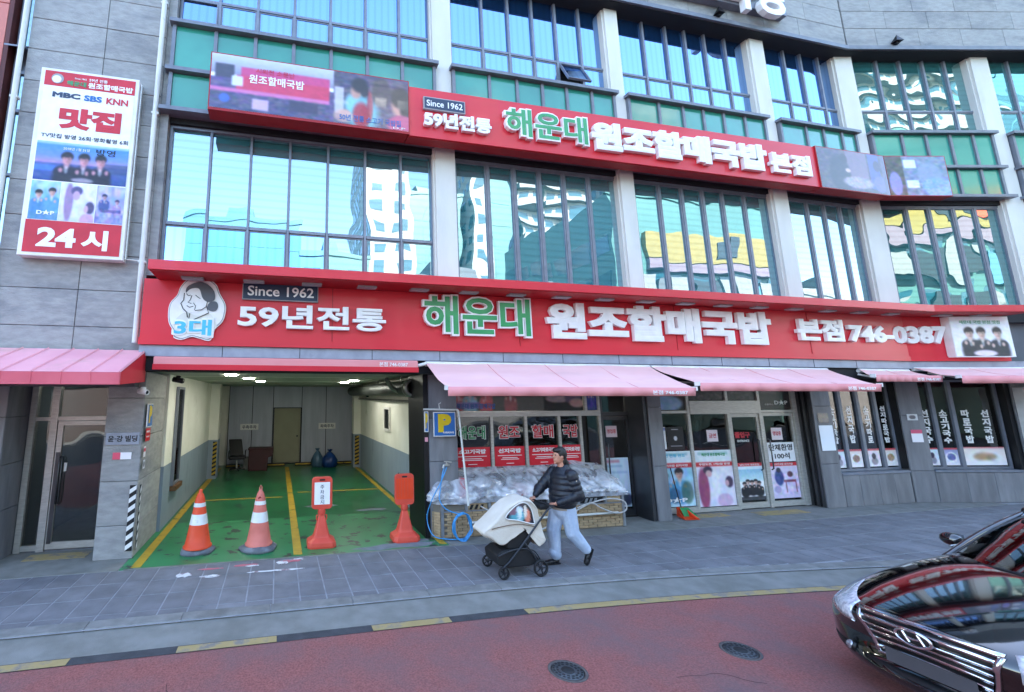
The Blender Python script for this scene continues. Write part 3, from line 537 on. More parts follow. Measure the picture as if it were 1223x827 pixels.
# ================================================================ awnings
def vnz(x, y): return math.sin(x*1.9+1.4*math.sin(y*1.3+x))*math.sin(y*2.1+1.1*math.sin(x*1.7))
def awning(lab, x0, x1, yb, zb, yf, zf, M=None, drop=.15, x0f=None, x1f=None, cloth='awning_cloth', textat=None):
    x0f = x0 if x0f is None else x0f; x1f = x1 if x1f is None else x1f
    b = (M or ID) @ Vector(((x0+x1)/2, yb, zb)); A = empty('awning', lab, 'awning', tuple(b), BA if M else 0)
    n = 18; vs = []; nx = 90; rs = random.uniform(0, 9)
    for k in range(n+1):
        t = k/n; sag = -.035*math.sin(math.pi*t)
        for i in range(nx+1):
            u = i/nx; xa = x0+(x1-x0)*u; xb = x0f+(x1f-x0f)*u; vs.append((xa+(xb-xa)*t, yb+(yf-yb)*t, zb+(zf-zb)*t+sag+.010*math.sin(u*(x1-x0)*5.2+t*2.2+rs)*math.sin(math.pi*t)+.007*math.sin(u*(x1-x0)*11+rs*2+t*4)*t*(1-t)*4+.012*vnz(u*(x1-x0)+rs, t*3)))
    fs = [(k*(nx+1)+i, k*(nx+1)+i+1, (k+1)*(nx+1)+i+1, (k+1)*(nx+1)+i) for k in range(n) for i in range(nx)]
    o = MB().add(vs, [f[::-1] for f in fs], True).build('cloth', cloth, A, M); so_ = o.modifiers.new('s', 'SOLIDIFY'); so_.thickness = .006; so_.offset = -1
    vs = []; m_ = 60
    for k, dz in enumerate((0, -.5*drop, -drop)):
        for i in range(m_+1): u = i/m_; vs.append((x0f+(x1f-x0f)*u, yf-.03-.012*k*math.sin(u*55), zf+.01+dz))
    fs = [(k*(m_+1)+i, (k+1)*(m_+1)+i, (k+1)*(m_+1)+i+1, k*(m_+1)+i+1) for k in range(2) for i in range(m_)]
    o = MB().add(vs, fs, True).build('valance', 'awning_valance', A, M); so_ = o.modifiers.new('s', 'SOLIDIFY'); so_.thickness = .005
    MB().box(x0f, x1f, yf-.02, yf+.05, zf-.03, zf-.004).build('front_bar', 'white_paint', A, M)
    MB().tube([(x0, yb, zb-.03), (x1, yb, zb-.03)], .05, 10).build('roller', 'white_paint', A, M)
    for xx in (x0f+.35, x1f-.35):
        MB().tube([(xx, yb, zb-.12), (xx+.12, (yb+yf)/2, (zb+zf)/2-.12), (xx, yf+.03, zf-.03)], .022, 8).build('arm', 'white_paint', A, M)
    k_ = max(2, int((x1-x0)/1.2))
    for i in range(1, k_):
        u = i/k_; MB().tube([(x0+(x1-x0)*u+((x0f+(x1f-x0f)*u)-(x0+(x1-x0)*u))*t, yb+(yf-yb)*t, zb+(zf-zb)*t-.035*math.sin(math.pi*t)+.009) for t in [j/10 for j in range(11)]], .004, 4).build('seam', 'awning_valance', A, M)
    for xx in (x0f-.03, x1f): MB().box(xx, xx+.03, yf-.035, yf+.06, zf-.045, zf+.03).build('end_cap', 'white_paint', A, M)
    if textat: text('본점 746-0387', textat, textat+.75, zf-.115, zf-.04, yf-.062, 'letter_white', A, M, .003, .02)
    return A
awning('faded pink awning over the shop window with the red lettering and the plastic covered counter', 2.66, 7.56, 8.0, 3.17, 6.9, 2.68, x1f=7.47, textat=6.5)
awning('faded pink awning over the glass doors with the movie posters', 7.6, 12.4, 8.0, 3.165, 6.9, 2.77, x0f=7.57, x1f=12.07, textat=11.1)
awning('half retracted pink awning with a white top bar over the four narrow menu windows', 13.4, 15.0, 8.0, 3.17, 7.5, 3.0, x0f=13.0, x1f=15.1, textat=14.2)
awning('pink awning at the right edge of the shop front, past the bend in the wall', .12, 5.4, 8.0, 3.22, 7.15, 2.98, M2, drop=.17)
# rolled-up awning over the garage mouth
A = empty('awning', 'rolled up red awning above the garage entrance', 'awning', (.2, 8, 2.95))
MB().box(-2.0, 2.48, 7.86, 8.04, 3.0, 3.185).build('cassette', 'awning_valance', A, bevel=.02); MB().box(-2.0, 2.48, 7.84, 7.858, 2.97, 3.06).build('valance', 'awning_red', A)
text('본점 746-0387', 1.75, 2.28, 3.07, 3.15, 7.85, 'letter_white', A, depth=.003, off=.01)
MB().tube([(2.5, 7.95, 3.1), (2.66, 7.95, 3.14)], .03, 8).build('bracket', 'white_paint', A)
# fixed red metal awning at the left
A = empty('awning', 'red metal awning with folded seams above the entrance at the left', 'awning', (-4.5, 7.6, 2.7))
yb, yf, x0, x1 = 8.1, 6.9, -10.0, -2.16
MB().add([(x0, yb, 3.3), (x1, yb, 3.3), (x1, yf, 2.87), (x0, yf, 2.87)], [(0, 3, 2, 1)]).build('roof_sheet', 'awning_top_left', A)
MB().box(x0, x1, yf-.01, yf+.01, 2.70, 2.868).build('fascia', 'awning_fascia', A)
MB().add([(x1, yb, 3.29), (x1, yb, 2.78), (x1, yf+.011, 2.70), (x1, yf+.011, 2.862), (x1-.02, yb, 3.29), (x1-.02, yb, 2.78), (x1-.02, yf+.011, 2.70), (x1-.02, yf+.011, 2.862)], [(0, 3, 2, 1), (4, 5, 6, 7), (1, 2, 6, 5)]).build('side_sheet', 'awning_red', A)
MB().add([(x0, yb, 2.77), (x1-.02, yb, 2.77), (x1-.02, yf, 2.705), (x0, yf, 2.705)], [(0, 1, 2, 3)]).build('underside', 'awning_red', A)
for k in range(18):
    x = x1-.02-.36*k; MB().add([(x-.014, yb, 3.302), (x+.014, yb, 3.302), (x+.014, yf, 2.872), (x-.014, yf, 2.872), (x, yb, 3.322), (x, yf, 2.892)], [(0, 3, 5, 4), (1, 4, 5, 2), (3, 2, 5)]).build('seam', 'awning_top_left', A)
    MB().box(x-.01, x+.01, yf-.016, yf-.011, 2.70, 2.868).build('seam', 'awning_fascia', A)
# ================================================================ ground
mat('asphalt', '4a4b4e', .9, c2='3d3e41', scale=8, bump=.5, bscale=160)
mat('red_asphalt', 'ac6a64', .9, c2='86504a', scale=55, bump=.9, bscale=110, c3='7b6465', s3=.9, t3=(.42, .72), detail=14)
mat('gutter_concrete', '858580', .85, c2='75756f', scale=4, bump=.25, bscale=90, c3='66665f', s3=1.2, t3=(.5, .8))
mat('kerb_stone', '848481', .7, c2='737370', scale=6, bump=.2, bscale=80, c3='5f5f5c', s3=2, t3=(.5, .75), rnd=.05)
mat('paver', '76767a', .72, c2='656568', scale=3.5, bump=.3, bscale=70, rnd=.07, c3='88888c', s3=1.1, t3=(.5, .85), detail=10)
mat('joint', '9a9b9e', .9, c2='84868a', scale=5)
mat('yellow_paint', 'b09a68', .75, c2='a08c5e', scale=6, c3='7e7870', s3=6, t3=(.48, .62), bump=.2, bscale=120)
mat('yellow_line', 'b8982a', .55, c2='a8892a', scale=5, c3='5a5a38', s3=3.5, t3=(.56, .66))
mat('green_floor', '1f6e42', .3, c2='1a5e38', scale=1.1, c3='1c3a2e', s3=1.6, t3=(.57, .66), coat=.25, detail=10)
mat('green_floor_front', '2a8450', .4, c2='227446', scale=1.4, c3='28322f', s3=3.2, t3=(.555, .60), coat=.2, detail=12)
mat('worn_grey', '7e8489', .85, c2='70767b', scale=7)
mat('white_chalk', 'dadada', .8, c2='cfcfcf', scale=8, c3='8a7478', s3=9, t3=(.5, .6))
mat('pink_chalk', 'c06a74', .8, c3='8a8a90', s3=9, t3=(.5, .6))
mat('rim_iron', '5e5856', .8, c2='4c4644', scale=20)
mat('iron', '62666a', .55, .5, c2='4c5054', scale=25, bump=.3, bscale=60)
mat('iron_dark', '2e3033', .7, .3)
def kerb_y(x): return 5.5 if x < 2.5 else 5.5-.018*(x-2.5)**1.75 if x < 16 else 5.5-.018*(13.5)**1.75-.5*(x-16)
def ribbon(xs, f0, f1, z, mname, nm, z0=None, **k):
    mb = MB(); vs = []
    for x in xs: vs += [(x, f0(x), z), (x, f1(x), z if z0 is None else z0)]
    mb.add(vs, [(2*i, 2*i+2, 2*i+3, 2*i+1) for i in range(len(xs)-1)]); return mb.build(nm, mname, **k)
XS = [-40+.5*i for i in range(170)]
g = MB().add([(-400, -400, -.09), (400, -400, -.09), (400, 400, -.09), (-400, 400, -.09)], [(0, 1, 2, 3)]).build('ground', 'asphalt', kind='structure')
road = ribbon(XS, lambda x: -3.4, lambda x: kerb_y(x)-.02, -.05, 'red_asphalt', 'road', kind='structure')
gut = ribbon(XS, lambda x: kerb_y(x), lambda x: kerb_y(x)+.47, -.044, 'gutter_concrete', 'gutter', z0=-.02, kind='structure')
ribbon(XS, lambda x: kerb_y(x)-.14, lambda x: kerb_y(x)+.02, -.046, 'asphalt', 'road_edge', kind='structure')
sw = ribbon(XS, lambda x: kerb_y(x)+.46, lambda x: 9.0, -.005, 'joint', 'sidewalk', kind='structure')
# kerb stones
kp = {}
for i in range(-6, 22):
    x0, x1 = i*1.0, i*1.0+.99; y0, y1 = kerb_y(x0)+.47, kerb_y(x1)+.47
    mb = MB(); a = .02
    vs = [(x0, y0, -.03), (x1, y1, -.03), (x1, y1+.2, -.03), (x0, y0+.2, -.03), (x0, y0+a, .006), (x1, y1+a, .006), (x1, y1+.2, .006), (x0, y0+.2, .006)]
    mb.add(vs, [(4, 5, 6, 7), (0, 1, 5, 4), (1, 2, 6, 5), (2, 3, 7, 6), (3, 0, 4, 7)]); mb.build('kerb_stone', 'kerb_stone', sw)
# yellow dashes
def dash(x0, x1):
    n = max(2, int((x1-x0)/.25)); xs = [x0+(x1-x0)*i/n for i in range(n+1)]; ribbon(xs, lambda x: kerb_y(x)-.14, lambda x: kerb_y(x)-.015, -.041, 'yellow_paint', 'road_marking', parent=road)
for a, b in ((-4.6, -1.93), (-.93, .07), (1.12, 2.05)): dash(a, b)
dash(-.9, 1.12) if False else None
dash(2.05-.0, 2.06) if False else None
dash(3.02, 16)
# wide paving slabs (one object each)
pc = {}
for i in range(66):
    x0 = -4.66+.335*i
    for j in range(4):
        y1 = 7.78-.485*j; y0 = y1-.485
        if i < 4 and j == 0: pass
        yk = max(kerb_y(x0), kerb_y(x0+.335))+.69
        if y1 < yk+.1: continue
        y0 = max(y0, yk) if j == 3 else y0
        h = round(y1-y0-.014, 3)
        if h < .08: continue
        if h not in pc:
            mb = MB(); w_ = .322; c = .004; mb.add([(0, 0, -.014), (w_, 0, -.014), (w_, h, -.014), (0, h, -.014), (c, c, 0), (w_-c, c, 0), (w_-c, h-c, 0), (c, h-c, 0)], [(4, 5, 6, 7)]+[(k, (k+1) % 4, 4+(k+1) % 4, 4+k) for k in range(4)])
            me = bpy.data.meshes.new('paving_slab'); me.from_pydata(mb.v, [], mb.f); me.materials.append(MATS['paver']); pc[h] = me
        o = bpy.data.objects.new('paving_slab', pc[h]); COL.objects.link(o); o.parent = sw; o.location = (x0, y0, random.uniform(-.0015, .0015))
# slab strip where the kerb swings away (right) joined in one sheet
ribbon([2+.5*i for i in range(70)], lambda x: kerb_y(x)+.68, lambda x: 5.86, -.006, 'paver', 'sidewalk', kind='structure') if False else None
mb = MB()
for i in range(60):
    x0 = 3+.335*i
    for j in range(9):
        y1 = 7.78-.485*(4+j); y0 = y1-.485; yk = max(kerb_y(x0), kerb_y(x0+.335))+.69
        y0 = max(y0, yk)
        if y1-y0 < .08 or x0 > 20: continue
        mb.box(x0, x0+.316, y0, y1-.02, -.014, 0)
o = mb.build('paving_slab', 'paver', sw, kind='stuff')
# smooth strip along the wall foot
MB().box(-4.9, -2.23, 7.785, 8.95, -.03, .003).build('threshold', 'gutter_concrete', sw)
MB().box(3.0, 7.9, 7.785, 9.2, -.03, .003).build('threshold', 'gutter_concrete', sw); MB().prism([(7.9, 7.785), (17, 7.785), (17, 8.9), (7.9, 8.9)], -.03, .003).build('threshold', 'kerb_stone', sw)
MB().box(-3.83, -2.94, 8.5, 8.8, .005, .009).build('tactile_strip', 'yellow_paint', sw); MB().box(8.6, 9.6, 8.35, 8.6, .004, .008).build('tactile_strip', 'yellow_paint', sw); MB().box(10.3, 11.6, 8.2, 8.5, .004, .008).build('tactile_strip', 'yellow_paint', sw)
# chalk-like paint remains in front of the garage
random.seed(3); global_i = [0]
def smear(x0, x1, y0, y1, m):
    n = 14; pts = []
    for k in range(n):
        a = 2*math.pi*k/n; pts.append(((x0+x1)/2+(x1-x0)/2*math.cos(a)*random.uniform(.75, 1.1), (y0+y1)/2+(y1-y0)/2*math.sin(a)*random.uniform(.5, 1.1)))
    global_i[0] += 1; MB().prism(pts, .002, .0035+.0004*global_i[0]).build('paint_remains', m, sw)
for a in ((-1.35, -1.12, 7.28, 7.5, 'white_chalk'), (-1.02, -.72, 7.22, 7.32, 'white_chalk'), (-.42, .45, 7.25, 7.33, 'white_chalk'), (-1.1, -.7, 7.52, 7.6, 'pink_chalk'), (-.6, -.2, 7.55, 7.66, 'pink_chalk'), (-.4, -.2, 7.52, 7.6, 'white_chalk'), (.1, .45, 7.58, 7.74, 'pink_chalk'), (.05, .25, 7.52, 7.66, 'white_chalk'), (.3, .5, 7.66, 7.74, 'white_chalk')): smear(*a)
# garage floor
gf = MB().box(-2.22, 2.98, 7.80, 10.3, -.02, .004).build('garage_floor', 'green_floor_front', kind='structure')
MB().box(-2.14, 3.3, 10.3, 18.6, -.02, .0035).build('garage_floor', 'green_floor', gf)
for a in ((-2.08, -1.94, 7.85, 17.9), (2.84, 2.96, 7.9, 17.5)): MB().box(a[0], a[1], a[2], a[3], .0045, .0075).build('floor_line', 'yellow_line', gf)
for y0, y1 in ((7.9, 9.4), (9.42, 10.9), (10.95, 12.8), (12.9, 17.6)): MB().box(.33, .47, y0, y1, .005, .008).build('floor_line', 'yellow_line', gf)
MB().box(-1.94, .2, 12.35, 12.43, .005, .008).build('floor_line', 'yellow_line', gf); MB().box(.6, 2.84, 12.85, 12.93, .005, .008).build('floor_line', 'yellow_line', gf)
random.seed(11)
for wi, (cx, cy, r) in enumerate(((2.2, 8.0, .42), (1.75, 7.95, .3), (2.5, 8.2, .22), (1.1, 11.2, .3), (2.2, 10.6, .3))):
    pts = [(cx+r*1.5*math.cos(k/16*2*math.pi)*random.uniform(.6, 1.1), cy+r*.42*math.sin(k/16*2*math.pi)*random.uniform(.5, 1.2)) for k in range(16)]
    MB().prism(pts, .0045, .0056+.0005*wi).build('worn_patch', 'worn_grey', gf)
MB().box(-2.15, 3.0, 7.775, 7.80, -.02, .012).build('edge_strip', 'gutter_concrete', gf)
# fine cracks and dark stains in the road
mat('crack', '4a3432', .95); mat('oil_stain', '5e3f3e', .7, c2='6e4a47', scale=9)
random.seed(21)
for i in range(16):
    x, y = random.uniform(-2.2, 9), random.uniform(2.6, 5.0); a = random.uniform(-.5, .9)
    if i % 2: a += 1.2
    pts = []
    for k in range(random.randint(5, 12)): pts.append((x, y)); a += random.uniform(-.45, .45); x += .09*math.cos(a); y += .09*math.sin(a)
    if max(p[1] for p in pts) > 5.0: continue
    w_ = random.uniform(.0018, .0035); vs = [(p[0]+w_*s_, p[1]+w_*s_*.7, -.0478) for p in pts for s_ in (-1, 1)]; MB().add(vs, [(2*k, 2*k+1, 2*k+3, 2*k+2) for k in range(len(pts)-1)]).build('crack', 'crack', road)
# manholes
for i, (cx, cy, lab) in enumerate(((2.77, 4.25, 'round iron manhole cover in the red road nearer the camera'), (4.71, 4.18, 'round iron manhole cover in the red road beside the black car'))):
    r = .15
    t = empty('manhole_cover', lab, 'manhole', (cx, cy, -.05), group='manhole covers in the road')
    MB().lathe([(r+.03, .001), (r+.03, .005), (r, .005), (r, .001)], (cx, cy, -.05), 32).build('rim', 'rim_iron', t)
    MB().lathe([(.0001, .008), (r-.01, .008), (r-.008, .002), (r, .002)][::-1], (cx, cy, -.05), 32).build('lid', 'iron', t)
    mb = MB()
    for rr, n in ((.128, 20), (.094, 14)):
        for k in range(n):
            a0 = 2*math.pi*k/n; a1 = a0+2*math.pi/n*.6; mb.prism([(cx+(rr-.009)*math.cos(a0), cy+(rr-.009)*math.sin(a0)), (cx+(rr+.009)*math.cos(a0), cy+(rr+.009)*math.sin(a0)), (cx+(rr+.009)*math.cos(a1), cy+(rr+.009)*math.sin(a1)), (cx+(rr-.009)*math.cos(a1), cy+(rr-.009)*math.sin(a1))], -.0415, -.039)
    mb.lathe([(.06, .0085), (.06, .011), (.0001, .011)], (cx, cy, -.05), 20); mb.build('relief', 'iron_dark', t)
# ================================================================ ground floor piers
def pier(x0, x1, y0, y1, z0, z1, rows, M=None, cols=None, name='stone_pier', side=None, m='stone_dark'):
    p = MB().box(x0+.03, x1-.03, y0+.03, y1, z0, z1, M).build(name, 'stone_core', B)
    zz = [z0+(z1-z0)*r for r in rows]; xx = cols or [x0, x1]
    panels(p, xx, zz, y0, M, t=.029, mname=m, gap=.008)
    if side in ('r', 'b'):   # panels on the right-hand reveal
        Ms = (M or ID) @ Matrix.Translation((x1, y0, 0)) @ Matrix.Rotation(R_(90), 4, 'Z'); panels(p, [0.0, y1-y0], zz, 0, Ms, t=.029, mname=m, gap=.008)
    if side in ('l', 'b'):
        Ms = (M or ID) @ Matrix.Translation((x0, y1, 0)) @ Matrix.Rotation(R_(-90), 4, 'Z'); panels(p, [0.0, y1-y0], zz, 0, Ms, t=.029, mname=m, gap=.008)
    return p
R4 = [0, .26, .5, .75, 1]
pier(-6.2, -4.19, 8.3, 9.0, 0, 2.96, R4, cols=[-6.2, -4.9, -4.19], side='r')
pr = pier(-2.76, -2.19, 8.3, 9.76, 0, 2.96, [0, .17, .4, .64, .85, 1], side='r', m='stone')
pier(2.80, 3.38, 8.3, 8.75, 0, 2.96, [0, .45, .72, 1])
MB().box(2.70, 2.795, 8.29, 9.3, 0, 2.96).build('corner_post', 'black_metal', B)
pier(7.72, 8.06, 8.3, 8.9, 0, 2.96, [0, .37, .78, 1]); 
pier(12.4, 12.98, 8.4, 8.9, 0, 2.96, [0, .33, .78, 1])
MB().box(15.2, 15.32, 8.44, 8.9, .78, 2.96).build('corner_post', 'black_metal', B)
pier(.06, .64, 8.4, 8.9, 0, 2.96, [0, .25, .7, 1], M2); MB().box(2.86, 2.98, 8.44, 8.9, .6, 2.96).build('corner_post', 'black_metal', B, M2)
pier(2.98, 3.4, 8.4, 8.9, 0, 2.96, [0, .25, .7, 1], M2); pier(7.0, 7.6, 8.4, 8.9, 0, 2.96, [0, .25, .7, 1], M2)
# low stone wall under the menu windows
def lowwall(xs, M, z=.72):
    p = MB().box(xs[0], xs[-1], 8.43, 8.9, 0, z-.02, M).build('low_wall', 'stone_core', B); panels(p, xs, [0, z-.02], 8.4, M, t=.028, mname='stone_dark', gap=.008)
    MB().box(xs[0], xs[-1], 8.385, 8.75, z-.015, z+.03).build('sill', 'alu_dark', B, M)
lowwall([12.99, 13.5, 14.1, 14.6, 15.16], None); lowwall([.65, 1.4, 2.1, 2.98], M2); lowwall([3.41, 4.6, 5.8, 7.0], M2)
# ================================================================ shop interior
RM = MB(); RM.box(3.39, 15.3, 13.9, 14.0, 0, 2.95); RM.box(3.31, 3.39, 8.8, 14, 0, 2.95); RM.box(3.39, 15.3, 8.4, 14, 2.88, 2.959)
RM.box(15.23, 15.29, 8.9, 13.9, 0, 2.88); RM.build('interior_wall', 'dark_room', B); MB().box(3.39, 15.3, 8.75, 13.9, -.02, .03).build('interior_floor', 'dark_floor', B)  # dark partition near the bend is added to block light between the two rooms
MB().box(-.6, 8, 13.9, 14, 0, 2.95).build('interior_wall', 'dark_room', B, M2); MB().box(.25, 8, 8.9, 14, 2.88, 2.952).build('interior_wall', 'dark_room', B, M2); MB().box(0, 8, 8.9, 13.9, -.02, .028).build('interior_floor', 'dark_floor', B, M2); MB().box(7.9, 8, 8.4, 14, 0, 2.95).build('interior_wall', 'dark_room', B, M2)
mat('lamp_white', 'ffffff', .4, emit='fff4e0', es=3.0)
for x, y in ((4.5, 10.5), (6.5, 11.5), (9.5, 11), (11.5, 10.5), (13.7, 10.2), (14.6, 11.8)):
    root_at(MB().box(x-.6, x+.6, y-.07, y+.07, 2.80, 2.87), 'ceiling_lamp', 'lamp_white', 'lit strip lamp on the dark restaurant ceiling, '+('nearest the garage', 'behind the narrow glass door', 'behind the bowing figure poster', 'behind the 단체환영 door', 'behind the second menu pane', 'behind the fourth menu pane')[[4.5, 6.5, 9.5, 11.5, 13.7, 14.6].index(x)], 'ceiling lamp', 'strip lamps on the restaurant ceiling')
for s_, y in ((1.0, 9.6), (1.7, 9.6), (2.5, 9.8), (1.4, 11.5)):
    root_at(MB().box(s_-.3, s_+.3, y-.06, y+.06, 2.80, 2.87), 'ceiling_lamp', 'lamp_white', 'lit strip lamp past the bend, '+{(1.0, 9.6): 'behind the left pane', (1.7, 9.6): 'at the left of the wide pane', (2.5, 9.8): 'at the right of the wide pane', (1.4, 11.5): 'deepest in the room'}[(s_, y)], 'ceiling lamp', 'strip lamps behind the right hand windows', M=M2)
# a few tables inside
mat('table_wood', '6a4a30', .5)
for i, (x, y) in enumerate(((4.6, 10.4), (9.3, 10.3), (10.9, 10.6), (13.9, 10.2))):
    t = empty('dining_table', 'brown dining table inside the dark restaurant, '+('behind the red lettering panes', 'behind the bowing figure poster', 'behind the three men door', 'behind the second menu pane')[i], 'table', (x, y, .03), group='tables inside the restaurant')
    MB().box(x-.5, x+.5, y-.35, y+.35, .73, .77).build('table_top', 'table_wood', t)
    for a in (-.44, .40):
        for b in (-.3, .26): MB().box(x+a, x+a+.04, y+b, y+b+.04, .03, .73).build('leg', 'black_metal', t)
# ================================================================ shop window, first bay
Y = 8.72
mb = MB(); frame(mb, 3.39, 6.86, Y-.03, Y+.06, .0, 2.95, .05); mb.box(3.44, 6.81, Y-.03, Y+.06, 2.13, 2.24); mb.box(3.44, 6.81, Y-.03, Y+.06, 1.02, 1.1)
for x in (4.29, 5.06, 5.84, 6.35): mb.box(x-.03, x+.03, Y-.035, Y+.055, 1.1, 2.13)
mb.box(6.48, 6.54, Y-.035, Y+.055, 2.24, 2.9)
sw1 = mb.build('window', 'steel', B); MB().box(6.385, 6.46, Y-.04, Y+.05, 1.1, 2.13).build('jamb', 'black_metal', sw1); MB().box(3.44, 6.81, Y, Y+.04, .05, 1.02).build('panel', 'steel_dark', sw1)
for a, b in ((3.45, 4.26), (4.32, 5.03), (5.09, 5.81), (5.87, 6.32)): MB().box(a, b, Y, Y+.008, 1.105, 2.125).build('pane', 'glass_shop', sw1)
MB().box(6.54, 6.8, Y, Y+.008, 1.105, 2.125).build('pane', 'glass_shop', sw1)
MB().box(3.44, 6.47, Y+.01, Y+.018, 2.245, 2.89).build('pane', 'glass_shop', sw1); MB().box(6.55, 6.8, Y+.01, Y+.018, 2.245, 2.89).build('pane', 'glass_shop', sw1)
def sticker(lab, cat='sticker', loc=None): return empty('window_sticker', lab, cat, loc)
Z0 = 1.14
texts = [('해운대', 'letter_green', '소고기국밥', 'green 해운대 lettering over a red 소고기국밥 strip on the first shop window pane'), ('원조', 'letter_red', '선지국밥', 'red 원조 lettering over a red 선지국밥 strip on the second shop window pane'), ('할매', 'letter_red', '소고기따로국밥', 'red 할매 lettering over a red strip on the third shop window pane'), ('국밥', 'letter_red', '선지따로국밥', 'red 국밥 lettering over a red strip on the fourth shop window pane')]
for (a, b), (t1, m1, t2, lab) in zip(((3.47, 4.24), (4.34, 5.01), (5.11, 5.79), (5.84, 6.37)), texts):
    st = sticker(lab, 'window lettering', (a, Y, Z0)); k = .08 if a < 6 else .03
    text(t1, a+k, b-k, 1.68, 1.96, Y-.012, 'letter_white', st, depth=.004, off=.055, split=True, name='letter'); text(t1, a+k+.015, b-k-.015, 1.69, 1.95, Y-.015, m1, st, depth=.002, off=.025, name='letter_face')
    MB().box(a, b, Y-.006, Y-.003, Z0, 1.53).build('red_strip', 'red_panel', st)
    text(t2, a+.12*(b-a), b-.12*(b-a), 1.40, 1.49, Y-.010, 'letter_white', st, depth=.003, off=.04)
    for z, wd in ((1.345, .8), (1.30, .5), (1.27, .6), (1.19, .25)): MB().box((a+b)/2-wd*(b-a)/2, (a+b)/2+wd*(b-a)/2, Y-.009, Y-.0065, z, z+.012).build('small_print', 'letter_white', st)
# dark photo frieze above
fr = sticker('dark photo frieze of cooks and dishes above the shop window', 'photo frieze', (5, Y, 2.25))
P = Paint(3.0, .62, 170, (.06, .06, .07)); P.noise(.08, 30)
for cx, c in ((.05, 'b02838'), (.13, '7cb8cc'), (.25, 'b83a48'), (.43, '8a2c38')): P.person(cx, .35, .028, c, '14121a', 'c89a90'); P.ell(cx, .9, .03, .12, c)
P.rect(.02, .2, .72, .9, '6a5ac0', .7); P.rect(.25, .3, .5, .95, 'c03040', .7)
for cx in (.62, .68, .74): P.ell(cx, .35, .05, .18, '8e8a94', .8)
P.ell(.8, .6, .1, .14, 'b8a0a4'); P.ell(.92, .5, .07, .3, '6a5a70'); P.ell(.95, .75, .06, .15, 'c8a098'); P.noise(.2, 50)
P.sheet('photo', fr, 3.46, 6.46, 2.25, 2.88, Y-.004, 'print_gloss'); text('해운대 원조 할매국밥', 3.55, 4.4, 2.29, 2.4, Y-.01, 'letter_blue', fr, depth=.003, off=.02)
P = Paint(.3, .62, 24, (.08, .08, .12)); P.person(.5, .3, .3, '3a4a9a', '121018', 'c0a0a0'); P.rect(0, 1, .6, .9, '3c3ca8', .8); P.noise(.25, 9); P.sheet('photo', fr, 6.56, 6.8, 2.25, 2.88, Y-.004, 'print_gloss')
# narrow door of the first bay
def glass_door(lab, x0, x1, Y, z1, P_, hx, fm='steel', t=.06, foot=.12):
    d = MB(); d.box(x0, x0+t, Y-.03, Y+.03, .03, z1); d.box(x1-t, x1, Y-.03, Y+.03, .03, z1); d.box(x0+t, x1-t, Y-.03, Y+.03, .03, .03+foot); d.box(x0+t, x1-t, Y-.03, Y+.03, z1-.07, z1)
    dr = d.build('door', fm, P_, label=lab); MB().box(x0+t, x1-t, Y-.004, Y+.004, .03+foot, z1-.07).build('pane', 'glass_shop', dr)
    if hx is not None:
        MB().tube([(hx, Y-.04, .85), (hx, Y-.085, .88), (hx, Y-.085, 1.52), (hx, Y-.04, 1.55)], .014, 8).build('handle', 'steel_dark', dr)
    return dr
glass_door('narrow glass door beside the covered counter', 6.92, 7.62, Y+.1, 2.1, B, 7.02, 'steel_dark', .05)
mb = MB(); mb.box(6.862, 6.915, Y-.03, Y+.16, 0, 2.95); mb.box(6.915, 7.66, Y+.04, Y+.16, 2.12, 2.2); mb.box(7.625, 7.7, 8.33, Y+.16, 0, 2.95); mb.box(6.915, 7.625, Y+.12, Y+.16, 2.82, 2.95); mb.build('door_frame', 'steel_dark', B); MB().box(6.92, 7.62, Y+.13, Y+.14, 2.2, 2.82).build('pane', 'glass_shop', B)
MB().box(7.702, 7.716, 8.45, 8.6, .1, 2.9).build('corner_trim', 'steel', B)
def poster(lab, x0, x1, z0, z1, y, P, texts=(), M=None, m='print_gloss', cat='poster'):
    c = (M or ID) @ Vector(((x0+x1)/2, y, z0)); p = empty('poster', lab, cat, tuple(c), BA if M else 0); P.sheet('print', p, x0, x1, z0, z1, y, m, M)
    for (t, a, b, c_, d, mm, o) in texts: text(t, a, b, c_, d, y-.005, mm, p, M, .002, o)
    return p
P = Paint(.56, 1.05, 30, (.84, .9, .95)); P.rect(.05, .6, .05, .1, 'c84a60', .5); P.rect(.05, .7, .16, .2, '8fb0d0', .7); P.rect(.05, .9, .28, .32, '8fb0d0', .6); P.ell(.8, .85, .25, .12, '3a4056'); P.noise(.06, 8)
poster('pale blue poster on the lower half of the narrow glass door', 6.99, 7.55, .2, 1.22, Y+.09, P)
P = Paint(.3, .25, 20, (.93, .84, .86)); poster('small pink notice on the narrow glass door', 7.05, 7.33, 1.66, 1.9, Y+.09, P, (('영업중', 7.08, 7.3, 1.74, 1.83, 'letter_red', .02),))
